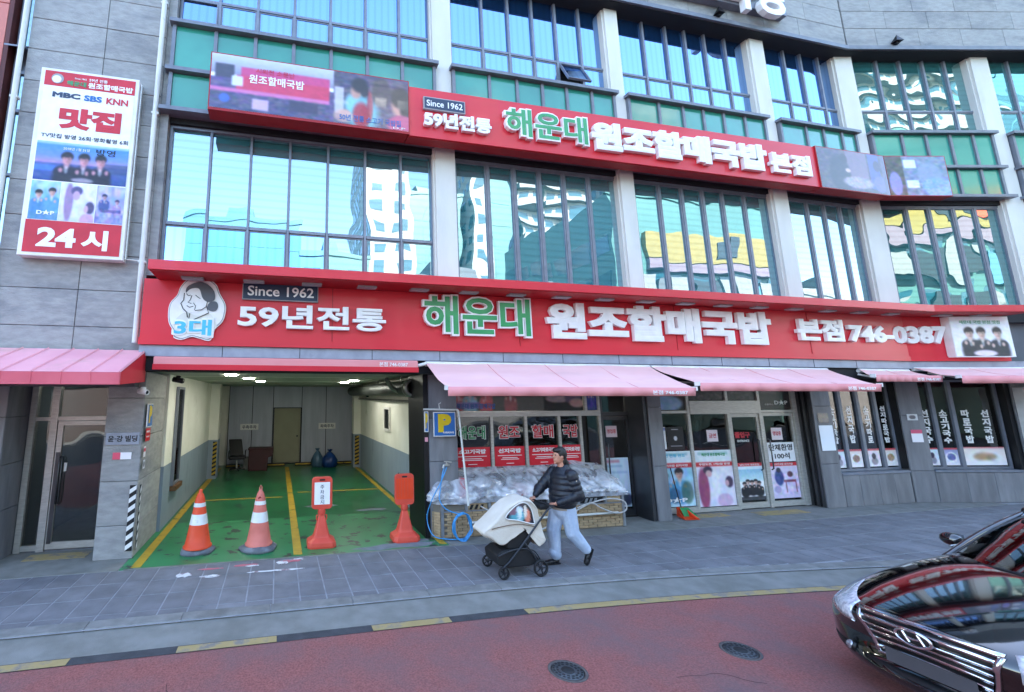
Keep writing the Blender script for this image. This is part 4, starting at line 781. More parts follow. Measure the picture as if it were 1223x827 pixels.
# ================================================================ second bay: poster doors
mb = MB(); mb.box(8.06, 12.39, Y-.03, Y+.07, 2.84, 2.95)
for x in (8.07, 9.12, 10.23, 11.16, 12.2): mb.box(x, x+.07, Y-.035, Y+.07, .02, 2.84)
mb.box(8.14, 9.12, Y-.03, Y+.06, 2.16, 2.22); mb.box(11.23, 12.2, Y-.03, Y+.06, 2.16, 2.22); mb.box(8.14, 9.12, Y-.03, Y+.06, .02, .14); mb.box(9.19, 10.23, Y-.03, Y+.06, .02, .1); mb.box(12.27, 12.39, Y-.0, Y+.07, .02, 2.84)
sf = mb.build('shopfront_frame', 'steel', B); MB().box(9.19, 11.16, Y-.05, Y+.08, 2.14, 2.44).build('header_panel', 'steel', sf)
for a in ((8.14, 9.12, .14, 2.16), (8.14, 9.12, 2.22, 2.84), (9.19, 10.23, .1, 2.14), (9.19, 11.16, 2.44, 2.84), (11.23, 12.2, 2.22, 2.84)): MB().box(a[0], a[1], Y+.01, Y+.018, a[2], a[3]).build('pane', 'glass_shop', sf)
glass_door('glass door with the three men poster', 10.31, 11.15, Y+.02, 2.13, B, 11.02); glass_door('glass door reading 단체환영 100석', 11.24, 12.19, Y+.02, 2.15, B, 11.33)
for k in range(5): MB().box(12.385, 12.397, 8.44+.06*k, 8.48+.06*k, .02, 2.95).build('corner_trim', 'black_metal' if k % 2 else 'steel_dark', B)
def tops(P, n='e6f0f4'): P.rect(0, 1, 0, .22, n); P.rect(0, 1, .22, .3, 'd43a40'); return P
P = Paint(.95, 1.3, 60); P.grad('8fc4e0', 'c8e4f0'); tops(P); P.rect(.1, .9, .04, .09, '8ac0c8', .7); P.noise(.25, 10, 0, 1, .3, 1); P.person(.22, .47, .11, '4a9ac8', '15161c', 'd8a898'); P.person(.62, .42, .12, '5aa0cc', '15161c', 'd8a898'); P.ell(.8, .75, .16, .2, '3a5a48', .7); P.ell(.45, .8, .16, .14, '274a66', .6)
poster('blue poster of two young men beside the stone pier', 8.15, 9.11, .16, 1.33, Y-.006, P, (('50년 전통 원조', 8.3, 8.95, 1.2, 1.27, 'letter_sky', .02), ('소고기국밥 선지국밥', 8.25, 9.0, 1.0, 1.05, 'letter_white', .02), ('D★P', 8.3, 8.9, .24, .36, 'letter_white', .04)))
P = Paint(1.0, 1.3, 60); P.grad('f4eef6', 'e8e4f4'); tops(P); P.rect(.1, .9, .04, .09, '90c4c8', .6); P.ell(.18, .68, .14, .36, 'a04a70'); P.ell(.32, .36, .12, .07, '3a2c48'); P.ell(.34, .42, .08, .06, 'e0b0b0'); P.ell(.5, .62, .1, .25, 'f6f2f8'); P.ell(.86, .58, .1, .1, '3c2e4c'); P.ell(.8, .6, .05, .06, 'd8a8b0'); P.ell(.7, .9, .2, .12, 'd8b8d4'); P.noise(.08, 14, 0, 1, .3, 1)
poster('pale poster of a bowing figure in maroon', 9.2, 10.22, .12, 1.33, Y-.006, P, (('해운대 원조할매국밥', 9.4, 10.05, 1.2, 1.27, 'letter_green', .02), ('무한도전, 1박2일 방영', 9.3, 10.15, 1.0, 1.05, 'letter_white', .02)))
P = Paint(.7, 1.1, 60); P.grad('6fb4d8', 'd8f0f4', 0, .5); P.rect(0, 1, 0, .1, 'd43a40'); P.rect(0, 1, .1, .18, 'dfeef6')
for cx, cy in ((.2, .58), (.5, .54), (.8, .57), (.35, .52), (.66, .52)): P.person(cx, cy, .09, '16181e', '120f14', 'e0b8a8')
P.rect(0, 1, .9, 1, '0f1218', .8); poster('poster of a row of men in black suits under a blue sky', 10.38, 11.08, .2, 1.02, Y+.008, P, (('남도지역 대표맛집', 10.45, 11.0, .955, 1.0, 'letter_white', .01),))
P = Paint(.8, 1.1, 56); P.grad('e8dcf0', 'd8cce8'); P.rect(0, 1, 0, .1, 'd43a40'); P.ell(.3, .42, .16, .22, '3c4a88'); P.ell(.3, .22, .08, .07, '2c2a40'); P.ell(.7, .34, .1, .08, '6a4050'); P.rect(.45, .9, .5, .56, '9a5868'); P.rect(.5, .54, .56, .85, '9a5868'); P.rect(.85, .89, .56, .85, '9a5868'); P.noise(.25, 14, 0, 1, .3, .9); P.ell(.2, .75, .12, .1, 'b8a8d0')
poster('lilac poster of a person sitting at a low table', 11.31, 12.12, .2, 1.0, Y+.008, P, (('소고기국밥 선지국밥', 11.4, 12.0, .94, .985, 'letter_white', .01),))
P = Paint(.8, .5, 20, (.95, .95, .96)); poster('white notice reading 단체환영 100석 on the glass door', 11.31, 12.12, 1.02, 1.46, Y+.008, P, (('단체환영', 11.36, 12.06, 1.27, 1.42, 'letter_black', .02), ('100석', 11.5, 11.95, 1.08, 1.22, 'letter_black', .02)))
P = Paint(.3, .3, 16, (.94, .88, .9)); poster('small pink notice on the glass door above the 단체환영 sheet', 11.5, 11.82, 1.52, 1.8, Y+.008, P, (('영업중', 11.54, 11.78, 1.62, 1.72, 'letter_red', .02),))
P = Paint(.3, .3, 16, (.94, .88, .9)); poster('small pink notice on the pane beside the three men door', 9.62, 9.92, 1.52, 1.78, Y-.006, P, (('금연', 9.67, 9.87, 1.6, 1.7, 'letter_red', .02),))
P = Paint(.42, .6, 26); P.grad('4a5ab0', 'f0f2f8', .06, .2); P.rect(.2, .8, .5, .6, '9aa0b8', .6); poster('white and blue notice beside the black one behind the corner pane', 8.15, 8.5, 1.38, 1.86, Y-.006, P)
P = Paint(.42, .6, 26, (.07, .07, .08)); P.rect(.3, .7, .1, .14, 'c8c8cc'); P.ell(.5, .5, .1, .1, 'd8d8dc'); P.rect(.2, .85, .8, .84, 'a8a8b0'); poster('black notice with white print behind the corner pane', 8.53, 8.98, 1.36, 1.86, Y-.006, P)
sd_ = sticker('red and white lettering stuck on the glass of the three men door', 'window lettering', (10.7, Y, 1.5)); text('줄입구', 10.42, 10.86, 1.58, 1.72, Y+.008, 'letter_red', sd_, depth=.003, off=.045); text('ENTRANCE', 10.48, 10.82, 1.49, 1.54, Y+.008, 'letter_white', sd_, depth=.003, off=.02)
P = Paint(.95, .6, 50, (.14, .1, .12)); P.ell(.5, .4, .4, .3, '1a1418'); P.ell(.5, .75, .42, .3, '8fb4d8'); P.ell(.15, .3, .12, .3, '5a4a78'); P.noise(.15, 12); poster('dark photo panel of a soup bowl high beside the stone pier', 8.15, 9.11, 2.24, 2.83, Y-.004, P, cat='photo panel')
P = Paint(1.9, .4, 90, (.2, .18, .2)); P.noise(.5, 46, mono=.8); poster('long dark photo strip above the middle glass doors', 9.2, 11.15, 2.46, 2.83, Y-.004, P, cat='photo panel')
P = Paint(.95, .6, 40, (.13, .11, .12)); P.noise(.15, 16); P.rect(.1, .6, .3, .4, '5a5254', .8); poster('dark photo panel reading D.P above the right hand glass door', 11.24, 12.19, 2.24, 2.83, Y-.004, P, (('D★P', 11.7, 12.1, 2.34, 2.46, 'letter_white', .03), ('넷플릭스', 11.4, 11.66, 2.33, 2.37, 'letter_white', .0)), cat='photo panel')
# ================================================================ menu windows
def menu_window(edges, M, y=8.6, z0=.76, z1=2.95):
    mb = MB(); frame(mb, edges[0], edges[-1], y-.03, y+.06, z0, z1, .05)
    for x in edges[1:-1]: mb.box(x-.045, x+.045, y-.04, y+.06, z0+.05, z1-.05)
    wd = mb.build('window', 'alu_dark', B, M)
    for a, b in zip(edges[:-1], edges[1:]): MB().box(a+.046, b-.046, y+.01, y+.018, z0+.05, z1-.05).build('pane', 'glass_shop', wd, M)
menu_window([12.99, 13.58, 14.17, 14.76, 15.18], None) if False else menu_window([12.99, 13.54, 14.12, 14.70, 15.22], None)
menu_window([.66, 1.12, 1.62, 2.84], M2); menu_window([3.42, 4.3, 5.2, 6.1, 7.0], M2)
def vtext(words, xc, wd, ztop, zbot, y, m, lab, M=None, off=.04):
    c = (M or ID) @ Vector((xc, y, zbot)); st = empty('window_lettering', lab, 'window lettering', tuple(c), BA if M else 0, 'vertical white menu lettering on the windows'); n = len(words); h = (ztop-zbot)/n
    for i, ch in enumerate(words):
        if ch != ' ': text(ch, xc-wd/2, xc+wd/2, ztop-h*(i+1)+h*.12, ztop-h*i, y, m, st, M, .003, off, name='letter')
MI = [(13.27, '소고기국밥', 'first'), (13.83, '선지국밥', 'second'), (14.41, '소고기따로', 'third'), (14.97, '선지따로국밥', 'fourth')]
food = [('d8ecf4', '3c3448'), ('f0e0d8', '8a5a48'), ('f0dce4', '2c2430'), ('f2e2d6', 'a07850')]
def food_pic(lab, x0, x1, z0, z1, y, cols, M=None, k=0):
    P = Paint(x1-x0, z1-z0, 34); P.grad(cols[0], 'f8f4f4'); P.rect(0, 1, 0, .1, 'c84a54'); 
    if k % 2: P.ell(.5, .55, .38, .3, 'f8f6f4'); P.ell(.5, .52, .28, .2, cols[1], .8); P.noise(.3, 12, .2, .8, .3, .8)
    else: P.ell(.5, .42, .16, .16, cols[1]); P.ell(.52, .7, .25, .2, cols[1], .5); P.noise(.15, 8)
    poster(lab, x0, x1, z0, z1, y, P, M=M, cat='menu picture')
for i, (xc, wds, o) in enumerate(MI):
    vtext(wds, xc, .17 if i else .2, 2.3, 1.38, 8.603, 'letter_white', f'white vertical menu lettering {wds} on the {o} narrow window pane')
    food_pic(f'small menu picture at the foot of the {o} narrow window pane', xc-.2, xc+.2, .84, 1.26, 8.602, food[i], k=i)
for i, (xc, wds, o) in enumerate([(.90, '선지국수', 'left'), (1.38, '소고기국수', 'middle'), (1.95, '따로국밥', 'wide right'), (2.45, '선지국밥', 'far right')]):
    vtext(wds, xc, .2, 2.2, 1.35, 8.603, 'letter_white', f'white vertical menu lettering {wds} on the {o} pane past the bend', M2)
food_pic('menu picture at the foot of the left pane past the bend', .74, 1.06, .84, 1.26, 8.602, food[0], M2, 0); food_pic('menu picture at the foot of the middle pane past the bend', 1.19, 1.56, .84, 1.26, 8.602, ('8890c0', '3a4888'), M2, 1); food_pic('wide menu picture at the foot of the right pane past the bend', 1.7, 2.75, .84, 1.28, 8.602, food[3], M2, 1)
# notices on the piers
P = Paint(.36, .3, 20, (.35, .34, .33)); P.noise(.2, 8); poster('grey bronze plate on the stone pier right of the glass doors', 12.5, 12.82, 1.92, 2.14, 8.385, P, cat='plate')
P = Paint(.4, .6, 20, (.93, .95, .98)); P.rect(.05, .95, .5, .51, 'b8c0cc'); poster('white notice board under the bronze plate on the stone pier', 12.48, 12.9, 1.28, 1.86, 8.385, P, cat='notice')
P = Paint(.3, .14, 20, (.85, .85, .85)); P.ell(.5, .5, .3, .3, '6a6468'); poster('small grey plate on the pier at the bend', .2, .46, 1.95, 2.1, 8.388, P, M=M2, cat='plate')
P = Paint(.3, .4, 20, (.96, .94, .95)); P.rect(0, 1, 0, .3, 'd85a78'); poster('small pink and white notice on the pier at the bend', .22, .5, 1.42, 1.72, 8.388, P, M=M2, cat='notice')
lb = empty('lightbox_sign', 'white and blue lightbox at the right edge beside the awning', 'sign', tuple(M2 @ Vector((3.15, 8.3, 1.5))), BA)
MB().box(3.0, 3.45, 8.2, 8.39, 1.2, 2.75).build('case', 'white_paint', lb, M2); MB().box(3.02, 3.43, 8.196, 8.199, 1.22, 2.3).build('panel', 'letter_blue', lb, M2); MB().box(3.02, 3.43, 8.196, 8.199, 2.66, 2.74).build('panel', 'letter_red', lb, M2)
# ================================================================ left entrance
Y = 9.0
mb = MB(); mb.box(-4.17, -4.08, Y-.04, Y+.08, 0, 2.95); mb.box(-3.84, -3.73, Y-.05, Y+.08, 0, 2.95); mb.box(-2.83, -2.76, Y-.04, Y+.08, 0, 2.95); mb.box(-4.08, -3.84, Y-.03, Y+.07, 2.13, 2.19); mb.box(-3.73, -2.83, Y-.04, Y+.07, 2.13, 2.2); mb.box(-4.08, -3.84, Y-.03, Y+.07, .02, .1); mb.box(-4.08, -2.83, Y-.03, Y+.07, 2.88, 2.95)
ef = mb.build('entrance_frame', 'steel', B)
for a in ((-4.08, -3.84, .1, 2.13), (-4.08, -3.84, 2.19, 2.88), (-3.73, -2.83, 2.2, 2.88)): MB().box(a[0], a[1], Y+.01, Y+.018, a[2], a[3]).build('pane', 'glass_shop', ef)
d = glass_door('glass entrance door with a long vertical handle', -3.72, -2.84, Y, 2.12, B, None, 'steel', .085, .11)
MB().box(-3.70, -3.64, Y-.045, Y-.031, .12, 1.6).build('kick_plate', 'steel_dark', d)
for x in (-3.62, -3.58): MB().tube([(x, Y-.03, .75), (x, Y-.08, .78), (x, Y-.08, 1.5), (x, Y-.03, 1.53)], .012, 8).build('handle', 'steel_dark', d)
MB().box(-3.56, -3.52, Y-.034, Y-.008, 1.28, 1.42).build('door_sticker', 'white_paint', d)
LB = MB(); LB.box(-4.3, -2.4, 12.5, 12.6, 0, 2.96); LB.box(-4.3, -4.18, 9, 12.5, 0, 2.96); LB.box(-2.5, -2.4, 9.8, 12.5, 0, 2.96); LB.box(-4.3, -2.3, 8.9, 12.6, 2.955, 3.05); LB.build('lobby_wall', 'blue_wall', B)
MB().box(-4.2, -2.5, 9.0, 12.5, -.02, .01).build('lobby_floor', 'stone_dark', B)
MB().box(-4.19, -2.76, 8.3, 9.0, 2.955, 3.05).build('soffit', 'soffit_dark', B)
root_at(MB().box(-3.4, -2.9, 10.2, 10.4, 2.88, 2.95), 'ceiling_lamp', 'lamp_white', 'lit ceiling lamp inside the entrance lobby on the left', 'ceiling lamp')
# plates on the left pier
pl = empty('name_plate', 'silver name plate with black Korean lettering on the left pier', 'sign', (-2.46, 8.28, 1.76)); MB().box(-2.72, -2.22, 8.275, 8.298, 1.765, 1.955).build('plate', 'gutter_grey', pl); text('윤·강 빌딩', -2.69, -2.25, 1.81, 1.91, 8.27, 'letter_black', pl, depth=.004, off=.02)
P = Paint(.28, .13, 24, (.96, .94, .95)); P.rect(0, .42, 0, 1, 'e0556e'); poster('small pink and white plate below the silver name plate', -2.60, -2.32, 1.53, 1.64, 8.285, P, cat='plate')
def hazard(lab, x0, x1, z0, z1, y, M, colr=('letter_black', 'white_paint'), n=6, group=None):
    c = (M or ID) @ Vector(((x0+x1)/2, y, z0)); h = empty('hazard_guard', lab, 'hazard guard', tuple(c), 0, group)
    MB().box(x0, x1, y-.012, y, z0, z1).build('backing', colr[0], h, M); st = (z1-z0)/n; w_ = x1-x0
    for k in range(n):
        a = z0+st*(k+.05); MB().xz([(x0, a), (x1, a+min(w_*.9, st*.5)), (x1, min(z1, a+min(w_*.9, st*.5)+st*.5)), (x0, a+st*.5)], y-.015, y-.0125).build('stripe', colr[1], h, M)
hazard('black and white striped corner guard on the front of the left pier', -2.30, -2.2, .12, 1.12, 8.298, None, n=7)
Mr = Matrix.Translation((-2.158, 8.3, 0)) @ Matrix.Rotation(R_(90), 4, 'Z')
hazard('dark striped corner guard on the garage side of the left pier', .0, .05, .12, 1.12, -.002, Mr, n=7)
def psign(lab, x0, x1, z0, z1, y, M=None, red=False, ff=''):
    c = (M or ID) @ Vector(((x0+x1)/2, y, z0)); p = empty('parking_sign', lab, 'parking sign', tuple(c)); MB().box(x0, x1, y-.02, y, z0, z1).build('plate', 'white_paint', p, M); w_ = x1-x0; h = z1-z0
    MB().box(x0+.015, x1-.015, y-.023, y-.0205, z0+.015, z1-.015).build('panel', 'letter_blue' if not red else 'letter_navy', p, M); text('P', x0+.2*w_, x1-.2*w_, z0+.17*h, z1-.08*h, y-.027, 'letter_yellow', p, M, .003, .07)
    if ff: text(ff, x0+.42*w_, x1-.1*w_, z0+.12*h, z0+.2*h, y-.029, 'letter_white', p, M, .003, .02)
    return p
psign('square blue parking sign with a yellow P hanging on the pipe rail', 2.86, 3.30, 1.80, 2.25, 8.2, ff='PARKING')
psign('narrow blue parking sign half hidden at the edge of the garage mouth', 2.71, 2.79, 1.88, 2.26, 8.286)
psign('tall blue parking sign with a yellow P on the garage side of the left pier', .06, .36, 2.03, 2.42, 0, Mr)
P = Paint(.3, .25, 24, (.86, .15, .2)); P.rect(.15, .85, .2, .35, 'f0e0e0'); P.rect(.2, .8, .6, .7, 'f0e0e0'); poster('red notice under the parking sign on the left pier', .06, .34, 1.80, 2.01, -.01, P, M=Mr, cat='notice')
P = Paint(.12, .16, 12, (.95, .93, .94)); P.rect(0, 1, .2, .5, 'e05a6a'); poster('small pink sticker on the garage side of the left pier', .03, .15, 1.55, 1.72, -.008, P, M=Mr, cat='sticker')
P = Paint(.12, .14, 12, (.9, .9, .92)); P.ell(.5, .5, .3, .3, '303438'); poster('small white and black sticker on the garage side of the left pier', .05, .16, 1.36, 1.5, -.008, P, M=Mr, cat='sticker')
P = Paint(.07, .1, 8, (.9, .6, .65)); poster('tiny pink sticker below the narrow parking sign', 2.72, 2.78, 1.7, 1.78, 8.286, P, cat='sticker')
def cctv(lab, x, y, z, dx, m='white_paint'):
    c = empty('security_camera', lab, 'security camera', (x, y, z)); MB().lathe([(.04, 0), (.045, .04), (.03, .05)], (x, y, z+.03), 14).build('mount', m, c)
    Mx = Matrix.Translation((x, y, z)) @ Matrix.Rotation(R_(100), 4, 'Y') @ Matrix.Rotation(R_(dx), 4, 'X'); MB().lathe([(.02, -.1), (.045, -.09), (.048, .08), (.04, .1), (.035, .085)], (0, 0, 0), 14, Mx).build('body', m, c); MB().lathe([(.03, .086), (.02, .095)], (0, 0, 0), 12, Mx).build('lens', 'letter_black', c)
cctv('white security camera under the end of the left red awning', -2.2, 8.2, 2.62, 30); cctv('black security camera hanging at the left of the garage ceiling', -1.75, 8.6, 2.83, 10, 'black_metal'); 
# ================================================================ garage
G = B
MB().box(-2.30, -2.14, 9.77, 18.6, 1.2, 3.0).build('garage_wall', 'cream_wall', G); MB().box(-2.30, -2.135, 9.77, 18.6, 0, 1.197).build('garage_wall', 'blue_wall', G)
MB().box(3.06, 3.3, 8.76, 18.6, 1.2, 3.0).build('garage_wall', 'cream_wall', G); MB().box(3.055, 3.3, 8.76, 18.6, 0, 1.197).build('garage_wall', 'blue_wall', G)
MB().box(2.795, 3.06, 8.9, 9.0, 0, 2.96).build('garage_wall', 'cream_wall', G) if False else None
cl = MB().box(-2.32, 3.35, 8.32, 18.8, 2.99, 3.2).build('garage_ceiling', 'ceiling_paint', G)
for y in (10.5, 13, 15.5): MB().box(-2.13, 3.05, y, y+.012, 2.984, 2.9895).build('ceiling_joint', 'cream_wall', cl)
MB().box(-2.32, 3.35, 18.62, 18.8, 0, 3.0).build('garage_wall', 'cream_wall', G)
bw = MB(); xs = -1.85
while xs < 3.05:
    if not (-.2 < xs < .86): bw.box(xs, xs+.06, 18.53, 18.56, .02, 2.985)
    else: bw.box(xs, xs+.06, 18.53, 18.56, 2.16, 2.985)
    xs += .1
bw.box(-1.85, -.16, 18.56, 18.6, .02, 2.985); bw.box(.93, 3.05, 18.56, 18.6, .02, 2.985); bw.box(-.16, .93, 18.56, 18.6, 2.16, 2.985)
bw.build('corrugated_wall', 'corrugated', G)
for x in (-1.86, -.98, -.19, .93, 1.9): MB().box(x, x+.022, 18.515, 18.529, .02, 2.985).build('wall_joint', 'soffit_dark', G)
d = MB().box(-.12, .89, 18.54, 18.58, .05, 2.12).build('door', 'door_cream', G, label='plain beige back door of the garage'); mb = MB(); frame(mb, -.16, .93, 18.5, 18.535, .0, 2.16, .035); mb.build('door_frame', 'black_metal', G); MB().lathe([(.02, 0), (.035, .03), (.03, .06)], (0, 0, 0), 12, Matrix.Translation((.78, 18.54, 1.05)) @ Matrix.Rotation(R_(90), 4, 'X')).build('handle', 'black_metal', d)
MB().box(-2.14, -1.86, 15.6, 16.1, 1.2, 2.99).build('pillar', 'cream_wall', G); MB().box(-2.14, -1.855, 15.595, 16.105, 0, 1.197).build('pillar', 'blue_wall', G)
MB().box(2.80, 3.06, 17.0, 17.45, 1.2, 2.99).build('pillar', 'cream_wall', G); MB().box(2.795, 3.06, 16.995, 17.455, 0, 1.197).build('pillar', 'blue_wall', G)
hazard('yellow and black striped guard on the left garage pillar', -1.99, -1.87, .1, 1.15, 15.59, None, ('letter_black', 'yellow_line'), 8); hazard('yellow and black striped guard on the right garage pillar', 2.84, 3.0, .1, 1.15, 16.99, None, ('letter_black', 'yellow_line'), 8)
# tall slit window on the left wall
mb = MB(); Mw = Matrix.Translation((-2.137, 10.42, 0)) @ Matrix.Rotation(R_(90), 4, 'Z'); frame(mb, 0, .62, -.06, .0, .72, 2.76, .05); wl = mb.build('window', 'alu_dark', G, Mw); MB().box(.05, .57, -.03, -.02, .77, 2.71).build('pane', 'glass_shop', wl, Mw)
mb = MB(); mb.box(-.02, .66, -.12, 0, .62, .715); mb.build('sill', 'table_wood', wl, Mw)
mb = MB(); Mw = Matrix.Translation((3.052, 13.0, 0)) @ Matrix.Rotation(R_(-90), 4, 'Z'); frame(mb, 0, .7, -.04, .0, 1.6, 2.26, .06); wl = mb.build('window', 'white_paint', G, Mw); MB().box(.06, .64, -.02, -.01, 1.66, 2.2).build('pane', 'glass_shop', wl, Mw)
psn = [('우측주차', -1.40, -.72, 'small white sign on the corrugated wall left of the beige door'), ('좌측주차', 1.62, 2.30, 'small white sign on the corrugated wall right of the beige door')]
for t_, a, b, lab in psn:
    s_ = empty('wall_sign', lab, 'sign', ((a+b)/2, 18.5, 1.31)); MB().box(a, b, 18.5, 18.529, 1.31, 1.54).build('plate', 'white_paint', s_); text(t_, a+.07, b-.07, 1.355, 1.49, 18.495, 'letter_navy', s_, depth=.004, off=.02)
for i, (a, b) in enumerate(((-1.79, -1.3), (-.35, .33), (.7, 1.33), (2.3, 2.95))):
    o = root_at(MB().box(a, b, 17.9, 18.05, .005, .11), 'wheel_stop', 'letter_black', 'low black wheel stop with a yellow strip, '+('under the office chair', 'at the left foot of the beige door', 'between the beige door and the bags', 'nearest the right garage pillar')[i], 'wheel stop', 'wheel stops at the back of the garage', bevel=.01); MB().box(a+.02, b-.02, 17.893, 17.897, .04, .085).build('strip', 'yellow_line', o)
mat('lamp_dim', 'f0f0e8', .4, emit='f4f4e8', es=18)
for x, y in ((-.95, 9.6), (-.7, 11.2), (-.5, 13.1), (2.0, 12.2), (1.95, 13.6)):
    root_at(MB().lathe([(.13, 0), (.12, -.012), (.0001, -.014)][::-1], (x, y, 2.985), 20), 'downlight', 'lamp_dim', 'flat round downlight on the garage ceiling, '+{(-.95, 9.6): 'nearest the mouth', (-.7, 11.2): 'second in the left row', (-.5, 13.1): 'deepest in the left row', (2.0, 12.2): 'nearer one of the right row', (1.95, 13.6): 'deeper one of the right row'}[(x, y)], 'ceiling light', 'round lights on the garage ceiling')
# ducts on the right
mat('duct', '4c504c', .5, .4, c2='3e423e', scale=3); mat('duct_metal', '8c8e8a', .35, .7, c2='6e706c', scale=6)
t = empty('exhaust_duct', 'dark exhaust duct along the right side of the garage ceiling with a silver end', 'duct', (2.8, 9.6, 2.5))
MB().tube([(2.75, 9.3, 2.72), (2.75, 11, 2.74), (2.75, 17.2, 2.78)], .17, 14).build('duct', 'duct', t); MB().lathe([(.18, 0), (.2, .02), (.2, .25), (.17, .27), (.13, .27), (.13, .1), (.0001, .08)], (0, 0, 0), 18, Matrix.Translation((2.75, 9.32, 2.72)) @ Matrix.Rotation(R_(90), 4, 'X')).build('cowl', 'duct_metal', t)
MB().tube([(2.3, 9.6, 2.92), (2.45, 9.8, 2.75), (2.7, 9.9, 2.62), (2.95, 9.75, 2.55)], .05, 8).build('elbow', 'duct_metal', t)
MB().tube([(3.0, 8.9, 2.42), (3.0, 12, 2.44), (3.0, 17, 2.5)], .035, 8).build('small_pipe', 'duct_metal', t); 
for y in (10, 12.5, 15): MB().box(2.74, 2.76, y, y+.03, 2.88, 2.99).build('hanger', 'duct', t)
root_at(MB().tube([(2.68, 8.22, 2.30), (3.37, 8.22, 2.285)], .018, 8).tube([(3.37, 8.22, 2.285), (3.39, 8.22, 2.2), (3.4, 7.94, .6)], .02, 8).tube([(3.0, 8.22, 2.3), (2.98, 8.2, 2.4), (3.02, 8.2, 2.42)], .008, 6), 'pipe_rail', 'pipe_white', 'white bent pipe holding the square parking sign beside the counter', 'pipe')
for x, z, lab in ((2.93, 2.55, 'black box hanging above the right garage wall'),): root_at(MB().box(x-.03, x+.05, 15.0, 15.1, z, z+.3), 'junction_box', 'black_metal', lab, 'box')
# things stored at the back
mat('bin_red', '3c0e12', .5, c2='320b0e'); mat('bag_blue', '16407e', .4, c2='102e60'); mat('bag_sky', '46647c', .4); mat('leather_black', '17171a', .35)
t = empty('storage_bin', 'dark red plastic bin standing left of the beige door', 'bin', (-.6, 17.2, 0)); MB().xz([(-.95, 0), (-.3, 0), (-.28, .45), (-.12, .5), (-.1, .72), (-.95, .72)], 16.9, 17.4).build('body', 'bin_red', t, bevel=.02); MB().box(-.98, -.1, 16.87, 17.43, .72, .78).build('lid', 'bin_red', t, bevel=.015)
def sack(lab, cx, cy, h, r, m, seed):
    random.seed(seed); pr = [(r*.8, 0), (r, .12*h), (r*1.02, .4*h), (r*.75, .65*h), (r*.3, .82*h), (r*.12, .88*h), (r*.34, h)]; mb = MB().lathe(pr, (cx, cy, .005), 18); mb.v = [(v[0]+random.uniform(-.025, .025), v[1]+random.uniform(-.025, .025), max(.004, v[2]+random.uniform(-.02, .02))) for v in mb.v]; return root_at(mb, 'plastic_bag', m, lab, 'bag')
sack('tied blue plastic bag right of the beige door', 1.95, 17.3, .62, .28, 'bag_blue', 1); sack('pale blue plastic bag beside the blue one', 1.5, 17.4, .66, .22, 'bag_sky', 2)
t = empty('office_chair', 'black office chair in the dark left corner of the garage', 'chair', (-1.3, 17, 0)); MB().box(-1.6, -1.1, 16.8, 17.3, .42, .52).build('seat', 'leather_black', t, bevel=.03); MB().add([(-1.62, 17.3, .5), (-1.15, 17.3, .5), (-1.25, 17.5, 1.05), (-1.7, 17.5, 1.05), (-1.62, 17.38, .5), (-1.15, 17.38, .5), (-1.25, 17.58, 1.05), (-1.7, 17.58, 1.05)], [(0, 1, 2, 3), (7, 6, 5, 4), (0, 4, 5, 1), (1, 5, 6, 2), (2, 6, 7, 3), (3, 7, 4, 0)]).build('backrest', 'leather_black', t, bevel=.02); MB().lathe([(.03, .06), (.03, .42)], (-1.35, 17.05, 0), 10).build('post', 'steel', t)
for k in range(5): a = k*2*math.pi/5; MB().tube([(-1.35, 17.05, .1), (-1.35+.28*math.cos(a), 17.05+.28*math.sin(a), .06)], .02, 6).build('leg', 'leather_black', t)
for x in (-1.62, -1.06): MB().tube([(x, 16.9, .45), (x, 16.88, .68), (x, 17.2, .7)], .02, 6).build('armrest', 'leather_black', t)
t = empty('cardboard_box', 'pale cardboard box beside the office chair', 'box', (-1.0, 17.5, 0)); MB().box(-1.15, -.98, 17.35, 17.6, .004, .42).build('body', 'gutter_concrete', t)
